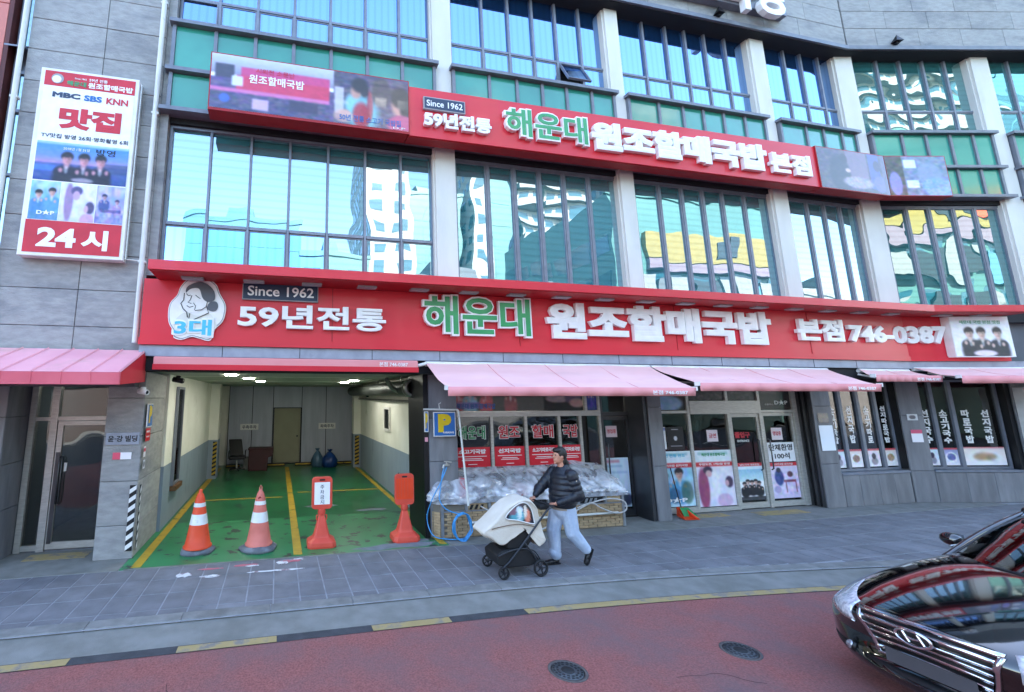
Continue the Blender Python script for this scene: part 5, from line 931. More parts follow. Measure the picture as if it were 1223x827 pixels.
# ================================================================ traffic cones
mat('cone_orange', 'e8502a', .5, c2='dd4824', scale=5, c3='b04028', s3=4, t3=(.62, .8)); mat('cone_faded', 'd97a6a', .6, c2='cc6c5e', scale=5, c3='a8604f', s3=3, t3=(.6, .8))
mat('cone_white', 'e8e8e4', .45, c2='dadad6', scale=6, c3='9a948c', s3=6, t3=(.62, .75)); mat('rubber_grey', '6a6e74', .85, c2='5c6066', scale=8, c3='84888e', s3=4, t3=(.5, .7))
mat('hole_red', '7a1016', .7)
def cone(lab, cx, cy, body, base_r, tip=1.0, hole=False, seed=1):
    t = empty('traffic_cone', lab, 'traffic cone', (cx, cy, .005), group='traffic cones across the garage mouth')
    random.seed(seed); n = 28; mb = MB(); vs = []; pr = [(base_r*.96, 0), (base_r, .02), (base_r*.97, .045), (base_r*.72, .075), (.19, .09)]
    for r, z in pr:
        for k in range(n): a = 2*math.pi*k/n; w_ = 1+.06*math.sin(3*a+seed)+.03*math.sin(7*a); vs.append((cx+r*w_*math.cos(a), cy+r*w_*math.sin(a), .005+z+.012*math.sin(2*a+seed)*(z > .03)))
    mb.add(vs, [(i*n+k, i*n+(k+1) % n, (i+1)*n+(k+1) % n, (i+1)*n+k) for i in range(4) for k in range(n)], True); mb.build('base', 'rubber_grey', t)
    R = lambda z: .205-(z-.09)*(.205-.065)/(.80)
    def seg(name, m, z0, z1, o=0.): MB().lathe([(R(z0)+o, z0), (R(z1)+o, z1)], (cx, cy, .005), 30).build(name, m, t)
    MB().lathe([(.225, .075), (.228, .10), (.205, .115), (R(.3), .3), (R(.5), .5), (R(.7), .7), (.075, .84), (.05, .91), (.03, .93), (.028, tip), (.001, tip+.01)], (cx, cy, .005), 30).build('body', body, t)
    seg('reflective_band', 'cone_white', .44, .60, .003); seg('reflective_band', 'cone_white', .715, .775, .003)
    if hole:
        MB().lathe([(.026, 0), (.026, .008), (.001, .009)], (0, 0, 0), 14, Matrix.Translation((cx-.01, cy-.068, .83)) @ Matrix.Rotation(R_(90), 4, 'X')).build('hole', 'hole_red', t)
        MB().tube([(cx-.02, cy, .93), (cx-.02, cy, .99), (cx, cy, 1.03), (cx+.02, cy, .99), (cx+.02, cy, .93)], .009, 6).build('loop', body, t)
cone('bright orange traffic cone with a dark low base, leftmost in the garage mouth', -1.23, 8.42, 'cone_orange', .27, .98, seed=2)
cone('faded pink orange traffic cone with a wide cracked grey base and a round hole', -.24, 8.35, 'cone_faded', .31, .96, True, seed=5)
# ================================================================ orange no-parking stands
mat('stand_red', 'd9503e', .5, c2='cd4636', scale=4, c3='b84a3a', s3=3, t3=(.6, .85)); mat('stand_bright', 'e8481f', .45, c2='dc421c', scale=4)
def stand(lab, cx, cy, paper):
    t = empty('barrier_stand', lab, 'barrier stand', (cx, cy, .005), group='orange plastic stands across the garage mouth')
    mb = MB(); lev = [(.24, .02), (.245, .05), (.235, .11), (.15, .17), (.135, .2), (.055, .5), (.05, .53)]; vs = []
    for r, z in lev:
        dd = r*.85; c = .25*r
        for x, y in ((-r+c, -dd), (r-c, -dd), (r, -dd+c), (r, dd-c), (r-c, dd), (-r+c, dd), (-r, dd-c), (-r, -dd+c)): vs.append((cx+x, cy+y, .005+z-.02))
    mb.add(vs, [(i*8+k, i*8+(k+1) % 8, (i+1)*8+(k+1) % 8, (i+1)*8+k) for i in range(6) for k in range(8)]); mb.add(vs[:8], [tuple(range(8))[::-1]]); mb.add(vs[-8:], [tuple(range(8))])
    mb.build('base', 'stand_red', t, bevel=.008)
    if paper:
        for s_ in (-1, 1): MB().tube([(cx+s_*.05, cy, .50), (cx+s_*.085, cy, .50), (cx+s_*.09, cy, .44), (cx+s_*.065, cy, .40)], .012, 6).build('lug', 'stand_red', t)
    MB().lathe([(.055, .5), (.07, .54), (.06, .6)], (cx, cy, .005), 16).build('neck', 'stand_red', t)
    def rr(w_, h, r, cx_, cz): return [(cx_+sx*(w_-r)+r*math.cos(a), cz+sz*(h-r)+r*math.sin(a)) for sx, sz, a0 in ((1, 1, 0), (-1, 1, 90), (-1, -1, 180), (1, -1, 270)) for a in [R_(a0+k*30) for k in range(4)]]
    MB().xz(rr(.18, .27, .06, cx, .87), cy-.03, cy+.03).build('board', 'stand_red', t, bevel=.008); MB().xz(rr(.05, .014, .012, cx, 1.09), cy-.034, cy-.0305).build('handle_slot', 'letter_black', t)
    if paper:
        MB().box(cx-.135, cx+.135, cy-.036, cy-.031, .68, 1.05).build('paper', 'letter_white', t)
        for i, ch in enumerate('주차금지'): text(ch, cx-.035, cx+.035, .97-.085*i-.03, .97-.085*i+.035, cy-.04, 'letter_navy', t, depth=.003)
    else:
        MB().box(cx-.155, cx+.155, cy-.034, cy-.031, .70, 1.06).build('panel', 'stand_bright', t)
        for k in range(5): MB().box(cx-.12+.06*k-.004, cx-.12+.06*k+.004, cy-.037, cy-.0345, .74, 1.05).build('rib', 'stand_red', t)
        MB().box(cx-.11, cx-.1, cy-.01, cy+.01, 1.135, 1.16).build('peg', 'letter_black', t)
stand('orange plastic stand with a white paper reading 주차금지', .81, 8.3, True); stand('orange plastic stand with a ribbed blank panel near the right wall', 2.31, 8.3, False)
# ================================================================ covered counter
mat('brick_beige', 'b39a78', .8, c2='9a8262', scale=9, stretch=(1, 1, 3), bump=.2, bscale=60, rnd=.1); mat('mortar', '7c7468', .9); mat('galvanised', 'a8acb0', .4, .6, c2='94989c', scale=8)
t = empty('shop_counter', 'long brick faced counter under a clear plastic sheet in front of the shop window', 'counter', (4.8, 8.4, 0))
MB().prism([(2.76, 8.42), (2.96, 8.16), (6.78, 8.16), (6.78, 8.66), (2.76, 8.66)], .005, .64).build('body', 'mortar', t)
random.seed(4); bk = MB()
for j in range(9):
    z = .03+.048*j
    if j > 8: continue
    x = 2.97+(.1 if j % 2 else 0)
    while x < 6.74:
        x1 = min(x+.19, 6.77); bk.box(x, x1-.008, 8.143+random.uniform(-.004, .004), 8.16, z, z+.041); x += .2
    Mc = Matrix.Translation((2.76, 8.42, 0)) @ Matrix.Rotation(math.atan2(-.26, .2), 4, 'Z')
    for k in range(2): bk.box(.01+k*.16, .155+k*.16, -.016, 0, z, z+.041, Mc)
    for k in range(3): bk.box(6.78, 6.796, 8.17+k*.16, 8.32+k*.16, z, z+.041)
bk.build('brick_facing', 'brick_beige', t, kind='stuff')
mb = MB(); mb.box(2.98, 6.8, 8.12, 8.17, .60, .66); mb.box(2.98, 6.8, 8.135, 8.17, .455, .475)
for x in (2.95, 3.42, 3.88, 4.45, 5.1, 5.75, 6.35, 6.74): mb.box(x, x+.05, 8.125, 8.17, .02 if x in (2.95, 6.74) else .475, .60)
mb.build('steel_rail', 'galvanised', t); MB().tube([(3.45, 8.09, .27), (6.6, 8.09, .29)], .022, 8).build('pipe', 'pipe_white', t)
for i, (a, b) in enumerate(((3.48, 3.86), (3.95, 4.42), (4.52, 5.08), (5.17, 5.72), (5.82, 6.32), (6.42, 6.72))): MB().box(a, b, 8.142, 8.158, .48, .598).build('niche_panel', ('brick_beige', 'brick_beige', 'letter_black', 'brick_beige', 'letter_black', 'brick_beige')[i], t)
for x in (3.5, 3.6, 3.7, 4.6, 4.75, 4.9, 5.9, 6.0, 6.1): MB().xz([(x, .49), (x+.05, .49), (x+.09, .57), (x+.04, .57)], 8.132, 8.141).build('bracket', 'letter_black' if x < 4 else 'galvanised', t)
random.seed(8); ci = 0
for x in np.arange(2.95, 6.6, .33):
    h = random.uniform(.76, 1.02); mm = ('letter_blue', 'letter_red', 'gutter_grey', 'stone', 'white_paint', 'cone_faded', 'alu_trim')[ci % 7]; ci += 1
    root_at(MB().box(x, x+.27, 8.3, 8.6, .645, h), 'covered_crate', mm, {0: 'blue', 1: 'red', 2: 'pale grey', 3: 'stone grey', 4: 'white', 5: 'faded pink', 6: 'dark grey'}[(ci-1) % 7]+' crate under the plastic sheet, '+('first', 'second', 'third', 'fourth', 'fifth', 'sixth', 'seventh', 'eighth', 'ninth', 'tenth', 'eleventh', 'twelfth')[ci-1]+' from the garage', 'crate', 'crates under the plastic sheet', bevel=.015)
m = bpy.data.materials.new('plastic_film'); m.use_nodes = True; n = m.node_tree.nodes; L = m.node_tree.links; n.clear(); MATS['plastic_film'] = m
o_ = n.new('ShaderNodeOutputMaterial'); m1 = n.new('ShaderNodeMixShader'); m2 = n.new('ShaderNodeMixShader'); tr = n.new('ShaderNodeBsdfTransparent'); gl = n.new('ShaderNodeBsdfGlossy'); df = n.new('ShaderNodeBsdfDiffuse'); gl.inputs[1].default_value = .2; df.inputs[0].default_value = (.76, .78, .84, 1)
g_ = n.new('ShaderNodeNewGeometry'); nz = n.new('ShaderNodeTexNoise'); nz.inputs['Scale'].default_value = 3.4; nz.inputs['Detail'].default_value = 4; nz.inputs['Distortion'].default_value = 1.2; L.new(g_.outputs['Position'], nz.inputs[0])
bp = n.new('ShaderNodeBump'); bp.inputs['Strength'].default_value = 1; bp.inputs['Distance'].default_value = .018; L.new(nz.outputs[0], bp.inputs['Height']); L.new(bp.outputs[0], gl.inputs['Normal']); L.new(bp.outputs[0], df.inputs['Normal'])
cr = n.new('ShaderNodeValToRGB'); cr.color_ramp.elements[0].position = .38; cr.color_ramp.elements[1].position = .68; cr.color_ramp.elements[0].color = (.22, .22, .22, 1); cr.color_ramp.elements[1].color = (.8, .8, .8, 1); L.new(nz.outputs[0], cr.inputs[0])
L.new(cr.outputs[0], m1.inputs[0]); L.new(tr.outputs[0], m1.inputs[1]); L.new(df.outputs[0], m1.inputs[2]); m2.inputs[0].default_value = .12; L.new(m1.outputs[0], m2.inputs[1]); L.new(gl.outputs[0], m2.inputs[2]); L.new(m2.outputs[0], o_.inputs[0])
def vnoise(x, y, s): return math.sin(x*3.1*s+1.3*math.sin(y*2.3*s+.5))*math.cos(y*2.7*s+1.7*math.sin(x*1.9*s))
nx, ny = 150, 40; vs = []
for j in range(ny+1):
    v = j/ny
    for i in range(nx+1):
        u = i/nx; x = 2.7+4.17*u
        # profile: hangs over the front edge, then rises over the crates to the sill
        prof = [(8.10, .60), (8.08, .70), (8.14, .80), (8.3, 1.0), (8.5, 1.10), (8.62, 1.16)]; k = min(int(v*5), 4); f = v*5-k; y = prof[k][0]*(1-f)+prof[k+1][0]*f; z = prof[k][1]*(1-f)+prof[k+1][1]*f
        amp = .035*math.sin(math.pi*min(1, v*1.4+.1)); z += amp*(vnoise(x*2, y*3, 1)+.6*vnoise(x*2.3+3, y*7, 2.3)+.4*vnoise(x*5, y*11, 2.7)); y -= .02*vnoise(x*4, v*4, 1.2)
        e = min(u, 1-u)*4.17; 
        if e < .25: z = z-(.25-e)*1.0*v; 
        if x < 2.95: y += (2.95-x)*1.15*(1-v)
        z += .10*math.exp(-((x-6.0)/.28)**2)*(v > .3)*(v-.3); vs.append((x, y, z))
fs = [(j*(nx+1)+i, j*(nx+1)+i+1, (j+1)*(nx+1)+i+1, (j+1)*(nx+1)+i) for j in range(ny) for i in range(nx)]
root_at(MB().add(vs, fs, True), 'plastic_sheet', 'plastic_film', 'crumpled clear plastic sheet lying over the counter', 'plastic sheet')
# white hose tied along the counter, blue hose and tap
mat('hose_blue', '3f9ad6', .35, c2='378ac4', scale=10, coat=.3); mat('hose_white', 'c8c4c0', .45, c2='b4b0ac', scale=10)
def spline(pts, n=8):
    out = []; m_ = len(pts); P = [np.array(p, float) for p in pts]
    for i in range(m_-1):
        p0, p1, p2, p3 = P[max(i-1, 0)], P[i], P[i+1], P[min(i+2, m_-1)]
        for s_ in np.linspace(0, 1, n, endpoint=False): out.append(tuple(.5*(2*p1+(p2-p0)*s_+(2*p0-5*p1+4*p2-p3)*s_**2+(3*p1-p0-3*p2+p3)*s_**3)))
    return out+[tuple(P[-1])]
root_at(MB().tube(spline([(4.5, 8.0, .02), (5.0, 8.05, .12), (5.5, 8.07, .3), (5.95, 8.08, .48), (6.4, 8.07, .56), (6.72, 8.05, .5), (6.74, 8.04, .34), (6.5, 8.03, .3), (6.2, 8.04, .4), (6.0, 8.07, .5), (5.7, 8.08, .42)]), .014, 7).tube(spline([(3.7, 8.08, .55), (3.9, 8.05, .46), (4.2, 8.06, .5)]), .012, 6), 'hose', 'hose_white', 'pale hose looped along the front of the counter', 'hose')
hp = [(3.06, 8.2, 1.26), (3.0, 8.16, 1.1), (2.93, 8.1, .85), (2.9, 8.06, .7), (3.0, 8.02, .55), (3.2, 8.0, .47)]
for k in range(60): a = k/60*2*math.pi*6+math.pi/2; hp.append((3.3+(.17+.02*math.sin(k*1.7))*math.cos(a), 7.98+.03*math.sin(k*.9)+.002*k*.3, .24+(.22+.02*math.cos(k*1.3))*math.sin(a)))
mb = MB().tube(spline(hp, 4), .011, 7); mb.tube(spline([(3.1, 8.19, 1.24), (2.95, 8.1, 1.0), (2.78, 8.12, .7), (2.72, 8.25, .35), (2.8, 8.15, .08), (3.05, 8.05, .03), (3.3, 7.98, .03)]), .010, 7); root_at(mb, 'hose', 'hose_blue', 'blue garden hose coiled against the end of the counter', 'hose')
t = empty('wall_tap', 'chrome tap on the stone pier above the blue hose', 'tap', (3.08, 8.25, 1.25)); MB().tube([(3.15, 8.28, 1.28), (3.15, 8.2, 1.28), (3.04, 8.19, 1.28), (3.02, 8.18, 1.23)], .018, 8).build('spout', 'steel', t); MB().tube([(3.1, 8.2, 1.29), (3.1, 8.2, 1.34)], .01, 6).tube([(3.06, 8.2, 1.345), (3.2, 8.2, 1.33)], .012, 6).build('lever', 'steel', t)
# dustpan and broom at the corner pane
t = empty('dustpan', 'orange dustpan with a dark stick leaning at the corner pane', 'dustpan', (8.5, 8.4, 0)); MB().add([(8.32, 8.25, .01), (8.66, 8.22, .01), (8.6, 8.5, .03), (8.38, 8.52, .03), (8.36, 8.3, .02), (8.62, 8.28, .02), (8.58, 8.52, .2), (8.4, 8.53, .2)], [(0, 1, 2, 3), (3, 2, 6, 7), (0, 3, 7), (1, 6, 2), (0, 7, 4), (1, 5, 6)]).build('pan', 'stand_bright', t); MB().tube([(8.5, 8.5, .15), (8.42, 8.6, 1.0)], .012, 6).build('stick', 'letter_black', t)
MB().add([(8.45, 8.5, .2), (8.62, 8.45, .2), (8.8, 8.4, .02), (8.5, 8.45, .02)], [(0, 1, 2, 3)]).build('bristles', 'letter_green', t)
# ================================================================ figures: shapes merged into one continuous skin
def ellip(mb, c, r, n=14, m_=9, rot=None):
    vs = []; 
    for i in range(1, m_):
        th = math.pi*i/m_
        for k in range(n): v = Vector((r[0]*math.sin(th)*math.cos(2*math.pi*k/n), r[1]*math.sin(th)*math.sin(2*math.pi*k/n), r[2]*math.cos(th))); v = (rot @ v) if rot else v; vs.append(tuple(Vector(c)+v))
    for z in (1, -1): v = Vector((0, 0, z*r[2])); v = (rot @ v) if rot else v; vs.append(tuple(Vector(c)+v))
    a, b = len(vs)-2, len(vs)-1
    fs = [((i)*n+k, (i+1)*n+k, (i+1)*n+(k+1) % n, i*n+(k+1) % n) for i in range(m_-2) for k in range(n)]+[(a, k, (k+1) % n) for k in range(n)]+[(b, (m_-2)*n+(k+1) % n, (m_-2)*n+k) for k in range(n)]
    return mb.add(vs, fs, True)
def limb(mb, pts, rs, n=12, q_=0., per=.05):
    P = [Vector(p) for p in pts]; out = []; R = []
    for i in range(len(P)-1):
        L_ = (P[i+1]-P[i]).length; k = max(2, int(L_/.012))
        for s_ in range(k): f = s_/k; out.append(P[i].lerp(P[i+1], f)); R.append(rs[i]*(1-f)+rs[i+1]*f)
    out.append(P[-1]); R.append(rs[-1]); d = 0; RR = []
    for i in range(len(out)):
        if i: d += (out[i]-out[i-1]).length
        RR.append(R[i]*(1-q_+q_*abs(math.sin(math.pi*d/per))))
    mb.tube(out, RR, n)
    for p, r in zip(P, rs): ellip(mb, p, (r, r, r), 12, 8)
    return mb
def merged(mb, name, m_, parent, vox=.008, sm=4):
    o = mb.build(name, m_, parent); r = o.modifiers.new('r', 'REMESH'); r.mode = 'VOXEL'; r.voxel_size = vox; r.use_smooth_shade = True
    s_ = o.modifiers.new('s', 'SMOOTH'); s_.iterations = sm; s_.factor = .5; return o
mat('skin', 'c48a70', .55, c2='b87e64', scale=12); mat('hair', '17120f', .5, c2='221a15', scale=30, stretch=(1, 1, .2)); mat('puffer', '1c2029', .42, c2='161a22', scale=6, bump=.3, bscale=40); mat('denim_pale', 'b8c6d8', .85, c2='a2b2c8', scale=4, bump=.3, bscale=30, c3='ccd6e2', s3=3); mat('shoe', '1a1a1c', .5); mat('shirt_beige', 'a89a8c', .8)
pe = empty('person', 'person in a black puffer jacket and pale blue trousers pushing the stroller to the left', 'person', (4.4, 6.55, 0))
bd = MB()
hc = Vector((4.37, 6.56, 1.605)); ellip(bd, hc, (.098, .076, .122)); ellip(bd, hc+Vector((-.03, 0, -.055)), (.07, .06, .07)); ellip(bd, hc+Vector((-.105, 0, -.012)), (.022, .012, .02)); ellip(bd, hc+Vector((-.092, 0, -.062)), (.016, .024, .009)); ellip(bd, hc+Vector((.0, -.077, -.01)), (.018, .01, .03)); ellip(bd, hc+Vector((.0, .077, -.01)), (.018, .01, .03)); ellip(bd, hc+Vector((-.075, 0, -.105)), (.025, .025, .02))
limb(bd, [(4.40, 6.56, 1.36), (4.385, 6.56, 1.52)], [.062, .052]); ellip(bd, (4.39, 6.56, 1.2), (.10, .17, .2)); limb(bd, [(4.38, 6.56, 1.25), (4.36, 6.56, .92)], [.13, .14])
armF = [(4.36, 6.74, 1.33), (4.12, 6.78, 1.08), (3.99, 6.71, .985)]; armN = [(4.43, 6.37, 1.33), (4.49, 6.31, 1.05), (4.17, 6.42, .925)]
limb(bd, armF, [.05, .042, .028]); limb(bd, armN, [.05, .042, .028])
legF = [(4.34, 6.62, .88), (4.23, 6.64, .48), (4.26, 6.64, .10)]; legB = [(4.40, 6.49, .88), (4.46, 6.48, .46), (4.69, 6.47, .21)]
limb(bd, legF, [.085, .06, .04]); limb(bd, legB, [.085, .06, .04])
for hx, hy, hz, s_ in ((3.945, 6.70, .955, 1), (4.12, 6.44, .915, 1)):      # hands closed on the push bar
    ellip(bd, (hx+.012, hy, hz+.005), (.036, .042, .02))
    for k in range(4):
        y = hy-.033+.022*k; ln_ = (.9, 1, .97, .8)[k]
        bd.tube([(hx+.0, y, hz+.012), (hx-.03*ln_, y, hz+.004), (hx-.038*ln_, y, hz-.022), (hx-.014, y, hz-.034), (hx+.004, y, hz-.026)], [.0095, .0092, .0088, .008, .007], 7)
    bd.tube([(hx+.02, hy+(.035 if hy < 6.6 else -.035), hz), (hx-.004, hy+(.045 if hy < 6.6 else -.045), hz-.018), (hx-.018, hy+(.03 if hy < 6.6 else -.03), hz-.03)], [.011, .01, .008], 7)
merged(bd, 'body', 'skin', pe, .006, 2)
hr = MB(); ellip(hr, hc+Vector((.022, 0, .03)), (.105, .088, .115)); ellip(hr, hc+Vector((.06, 0, -.07)), (.06, .075, .11)); ellip(hr, hc+Vector((-.03, 0, .085)), (.075, .072, .045)); limb(hr, [(4.46, 6.56, 1.5), (4.50, 6.55, 1.32)], [.06, .03]); merged(hr, 'hair', 'hair', pe, .007, 2)
ey = MB(); 
for s_ in (-1, 1): ellip(ey, hc+Vector((-.088, s_*.03, .012)), (.008, .012, .006), 8, 6); ellip(ey, hc+Vector((-.09, s_*.03, .032)), (.006, .018, .004), 8, 6)
ey.build('eyes', 'hair', pe)
jk = MB(); zz = [.86, .93, 1.0, 1.08, 1.16, 1.24, 1.32, 1.38, 1.43]; cxs = [4.375, 4.375, 4.38, 4.385, 4.39, 4.395, 4.395, 4.39, 4.39]; rx = [.185, .195, .195, .19, .18, .17, .155, .12, .085]; ry = [.205, .225, .235, .24, .24, .235, .225, .15, .09]
vs = []; N_ = 60; n = 28
for i in range(N_+1):
    z = .845+(1.44-.845)*i/N_; cx = np.interp(z, zz, cxs); a = np.interp(z, zz, rx); b = np.interp(z, zz, ry); qv = 1-.09+.09*abs(math.sin(math.pi*(z-.845)/.085))**.6
    for k in range(n): th = 2*math.pi*k/n; vs.append((cx+a*qv*math.cos(th), 6.56+b*qv*math.sin(th), z))
jk.add(vs, [(i*n+k, i*n+(k+1) % n, (i+1)*n+(k+1) % n, (i+1)*n+k) for i in range(N_) for k in range(n)]+[tuple(range(n))[::-1], tuple(range(N_*n, N_*n+n))], True)
limb(jk, [armF[0], armF[1], tuple(Vector(armF[2])+Vector((.02, .0, .025)))], [.098, .085, .05], q_=.14, per=.075); limb(jk, [armN[0], armN[1], tuple(Vector(armN[2])+Vector((.04, -.01, .01)))], [.10, .088, .052], q_=.14, per=.075)
limb(jk, [(4.44, 6.56, 1.41), (4.47, 6.56, 1.36)], [.09, .1]); merged(jk, 'jacket', 'puffer', pe, .009, 1)
MB().lathe([(.168, .0), (.172, .05)], (4.37, 6.56, .815), 24).build('shirt_hem', 'shirt_beige', pe)
tr_ = MB(); limb(tr_, [(4.37, 6.56, .90), (4.36, 6.56, .80)], [.165, .16]); limb(tr_, [legF[0], (4.235, 6.64, .50), (4.25, 6.64, .3), (4.25, 6.64, .13)], [.125, .105, .092, .078]); limb(tr_, [legB[0], (4.455, 6.48, .48), (4.58, 6.475, .33), (4.66, 6.47, .24)], [.125, .105, .09, .075]); 
limb(tr_, [(4.23, 6.64, .17), (4.26, 6.64, .14)], [.085, .082]); merged(tr_, 'trousers', 'denim_pale', pe, .009, 2)
def shoe(c, ang):
    Mx = Matrix.Translation(c) @ Matrix.Rotation(ang, 4, 'Y'); mb = MB(); R3 = Mx.to_3x3()
    for p, r in (((.0, 0, .045), (.05, .042, .045)), ((-.08, 0, .035), (.07, .045, .034)), ((-.15, 0, .028), (.06, .045, .027)), ((.02, 0, .08), (.045, .038, .04))): ellip(mb, Mx @ Vector(p), r, 14, 9, R3)
    o = merged(mb, 'shoe', 'shoe', pe, .006, 2); sm_ = MB().prism([(-.21, -.02), (-.17, -.045), (-.05, -.046), (.05, -.04), (.055, .04), (-.05, .046), (-.17, .045), (-.21, .02)], 0, .018, Mx).build('sole', 'letter_black', pe)
shoe((4.25, 6.64, .004), 0); shoe((4.745, 6.47, .19), R_(-62))
# ================================================================ stroller
mat('stroller_cloth', 'd8cfc0', .85, c2='cdc3b3', scale=5, bump=.25, bscale=30); mat('stroller_frame', '3c3f44', .35, .6); mat('stroller_black', '191a1d', .7); mat('teal_cloth', '3f7f8c', .8, c2='2f6a78', scale=14)
st = empty('stroller', 'baby stroller with a beige cover, clear window and dark frame', 'stroller', (3.5, 6.5, 0))
for yy, s_ in ((6.27, -1), (6.73, 1)):
    MB().tube(spline([(3.99, yy, .915), (3.9, yy, .86), (3.58, yy, .52), (3.3, yy, .24), (3.20, yy, .16), (3.17, yy, .09)]), .014, 8).build('frame_tube', 'stroller_frame', st)
    MB().tube(spline([(3.52, yy, .46), (3.65, yy, .3), (3.74, yy+s_*.01, .115)]), .012, 8).build('rear_leg', 'stroller_frame', st)
    for wx, r, nm in ((3.17, .082, 'wheel'), (3.745, .11, 'wheel')):
        Mx = Matrix.Translation((wx, yy+s_*.03, r+.004)) @ Matrix.Rotation(R_(90), 4, 'X')
        wl = MB().lathe([(r*.78, -.018), (r*.95, -.02), (r, -.012), (r, .012), (r*.95, .02), (r*.78, .018), (r*.78, -.018)], (0, 0, 0), 28, Mx); wl.f = wl.f[:-2]; wl.smooth = wl.smooth[:-2]; wo_ = wl.build(nm, 'stroller_black', st)
        hb = MB().lathe([(.022, -.026), (.022, .026)], (0, 0, 0), 12, Mx)
        for k in range(5): a = k*2*math.pi/5; hb.tube([tuple(Mx @ Vector((.015*math.cos(a), .015*math.sin(a), 0))), tuple(Mx @ Vector((r*.8*math.cos(a), r*.8*math.sin(a), 0)))], .009, 6)
        hb.build('rim', 'stroller_frame', wo_)
MB().tube(spline([(3.99, 6.27, .915), (4.02, 6.28, .93), (3.975, 6.32, .935), (3.955, 6.5, .94), (3.955, 6.72, .94), (3.99, 6.73, .915)]), .016, 8).build('push_bar', 'stroller_black', st); MB().tube([(4.12, 6.4, .9), (3.99, 6.28, .917)], .014, 8).tube([(4.12, 6.4, .9), (4.12, 6.5, .902), (3.96, 6.66, .935)], .014, 8).build('push_bar', 'stroller_black', st)
MB().box(3.86, 4.02, 6.36, 6.64, .86, .93).build('tray', 'stroller_black', st, bevel=.02); MB().tube([(3.2, 6.27, .15), (3.2, 6.73, .15)], .01, 6).tube([(3.74, 6.27, .13), (3.74, 6.73, .13)], .01, 6).build('axle', 'stroller_frame', st)
mb = MB(); prof = [(3.12, .17), (3.25, .13), (3.6, .13), (3.78, .17), (3.76, .22), (3.66, .33), (3.5, .37), (3.2, .36), (3.1, .3)]; mb.xz(prof, 6.29, 6.71); mb.build('basket', 'stroller_black', st, bevel=.02); MB().tube(spline([(3.12, 6.275, .3), (3.3, 6.27, .36), (3.5, 6.27, .38), (3.68, 6.27, .33), (3.78, 6.275, .18)]), .01, 6).build('basket_rim', 'stroller_frame', st)
MB().xz([(3.3, .36), (3.6, .36), (3.75, .55), (3.66, .62), (3.25, .52)], 6.33, 6.67).build('seat', 'stroller_black', st, bevel=.02)
cov = [(2.90, .60), (3.02, .70), (3.16, .82), (3.30, .93), (3.46, 1.02), (3.58, 1.055), (3.68, 1.03), (3.76, .96), (3.80, .86), (3.84, .70), (3.88, .55), (3.91, .44), (3.84, .39), (3.78, .375), (3.74, .47), (3.70, .60), (3.60, .62), (3.48, .57), (3.34, .49), (3.20, .42), (3.05, .50)]
cov = blob(cov, 3)
cc = Vector((3.45, 6.5, .7)); vs = []; lv = [(-.198, .84), (-.203, .93), (-.19, .97), (-.145, .99), (-.05, 1.01), (.05, 1.01), (.145, .99), (.19, .97), (.203, .93), (.198, .84)]; nc = len(cov)
for j, (dy, k) in enumerate(lv):
    for i, (x, z) in enumerate(cov): w_ = .010*math.sin(i*.9+j*1.7)+.006*math.sin(i*2.1+j*.6); vs.append((cc.x+(x-cc.x)*k+w_*.6, 6.5+dy+.5*w_, cc.z+(z-cc.z)*k+w_))
fs = [(j*nc+i, j*nc+(i+1) % nc, (j+1)*nc+(i+1) % nc, (j+1)*nc+i) for j in range(len(lv)-1) for i in range(nc)]+[tuple(range(nc))[::-1], tuple(range((len(lv)-1)*nc, len(lv)*nc))]
MB().add(vs, [f[::-1] for f in fs], True).build('cover', 'stroller_cloth', st, sub=1)
P = Paint(.46, .3, 46, (.16, .17, .2)); P.noise(.2, 10); P.ell(.42, .62, .26, .32, '5aa6b4'); P.ell(.25, .35, .14, .2, '7a5a68'); P.ell(.5, .3, .12, .14, 'c8d4dc'); P.ell(.78, .6, .1, .34, 'e08a70'); P.ell(.7, .4, .06, .3, 'e8dccc'); P.ell(.5, .55, .08, .28, 'd8e8ea')
pw = [(3.26, .80), (3.36, .92), (3.50, .995), (3.60, .985), (3.67, .90), (3.70, .76), (3.69, .70), (3.45, .76)]
def clip_print(P, poly, y, par):
    # polygon window: a fan mesh coloured from the painting
    x0, x1 = min(p[0] for p in poly), max(p[0] for p in poly); z0, z1 = min(p[1] for p in poly), max(p[1] for p in poly); bl = blob(poly, 5); c = (sum(p[0] for p in bl)/len(bl), sum(p[1] for p in bl)/len(bl)); rings = 8; vs = []; n = len(bl)
    for r in range(rings+1):
        for p in bl: k = r/rings; vs.append((c[0]+(p[0]-c[0])*k, y-.012*(1-k*k), c[1]+(p[1]-c[1])*k))
    fs = [(r*n+i, (r+1)*n+i, (r+1)*n+(i+1) % n, r*n+(i+1) % n) for r in range(rings) for i in range(n)]; o = MB().add(vs, fs, True).build('clear_window', 'print_gloss', par); a = o.data.color_attributes.new('Col', 'FLOAT_COLOR', 'POINT'); cl = []
    for v in vs:
        i = min(P.nx-1, max(0, int((v[0]-x0)/(x1-x0)*P.nx))); j = min(P.ny-1, max(0, int((z1-v[2])/(z1-z0)*P.ny))); cl += [*lin(tuple(P.I[j, i] ** 2.2)), 1]
    a.data.foreach_set('color', np.array(cl, np.float32)); return o
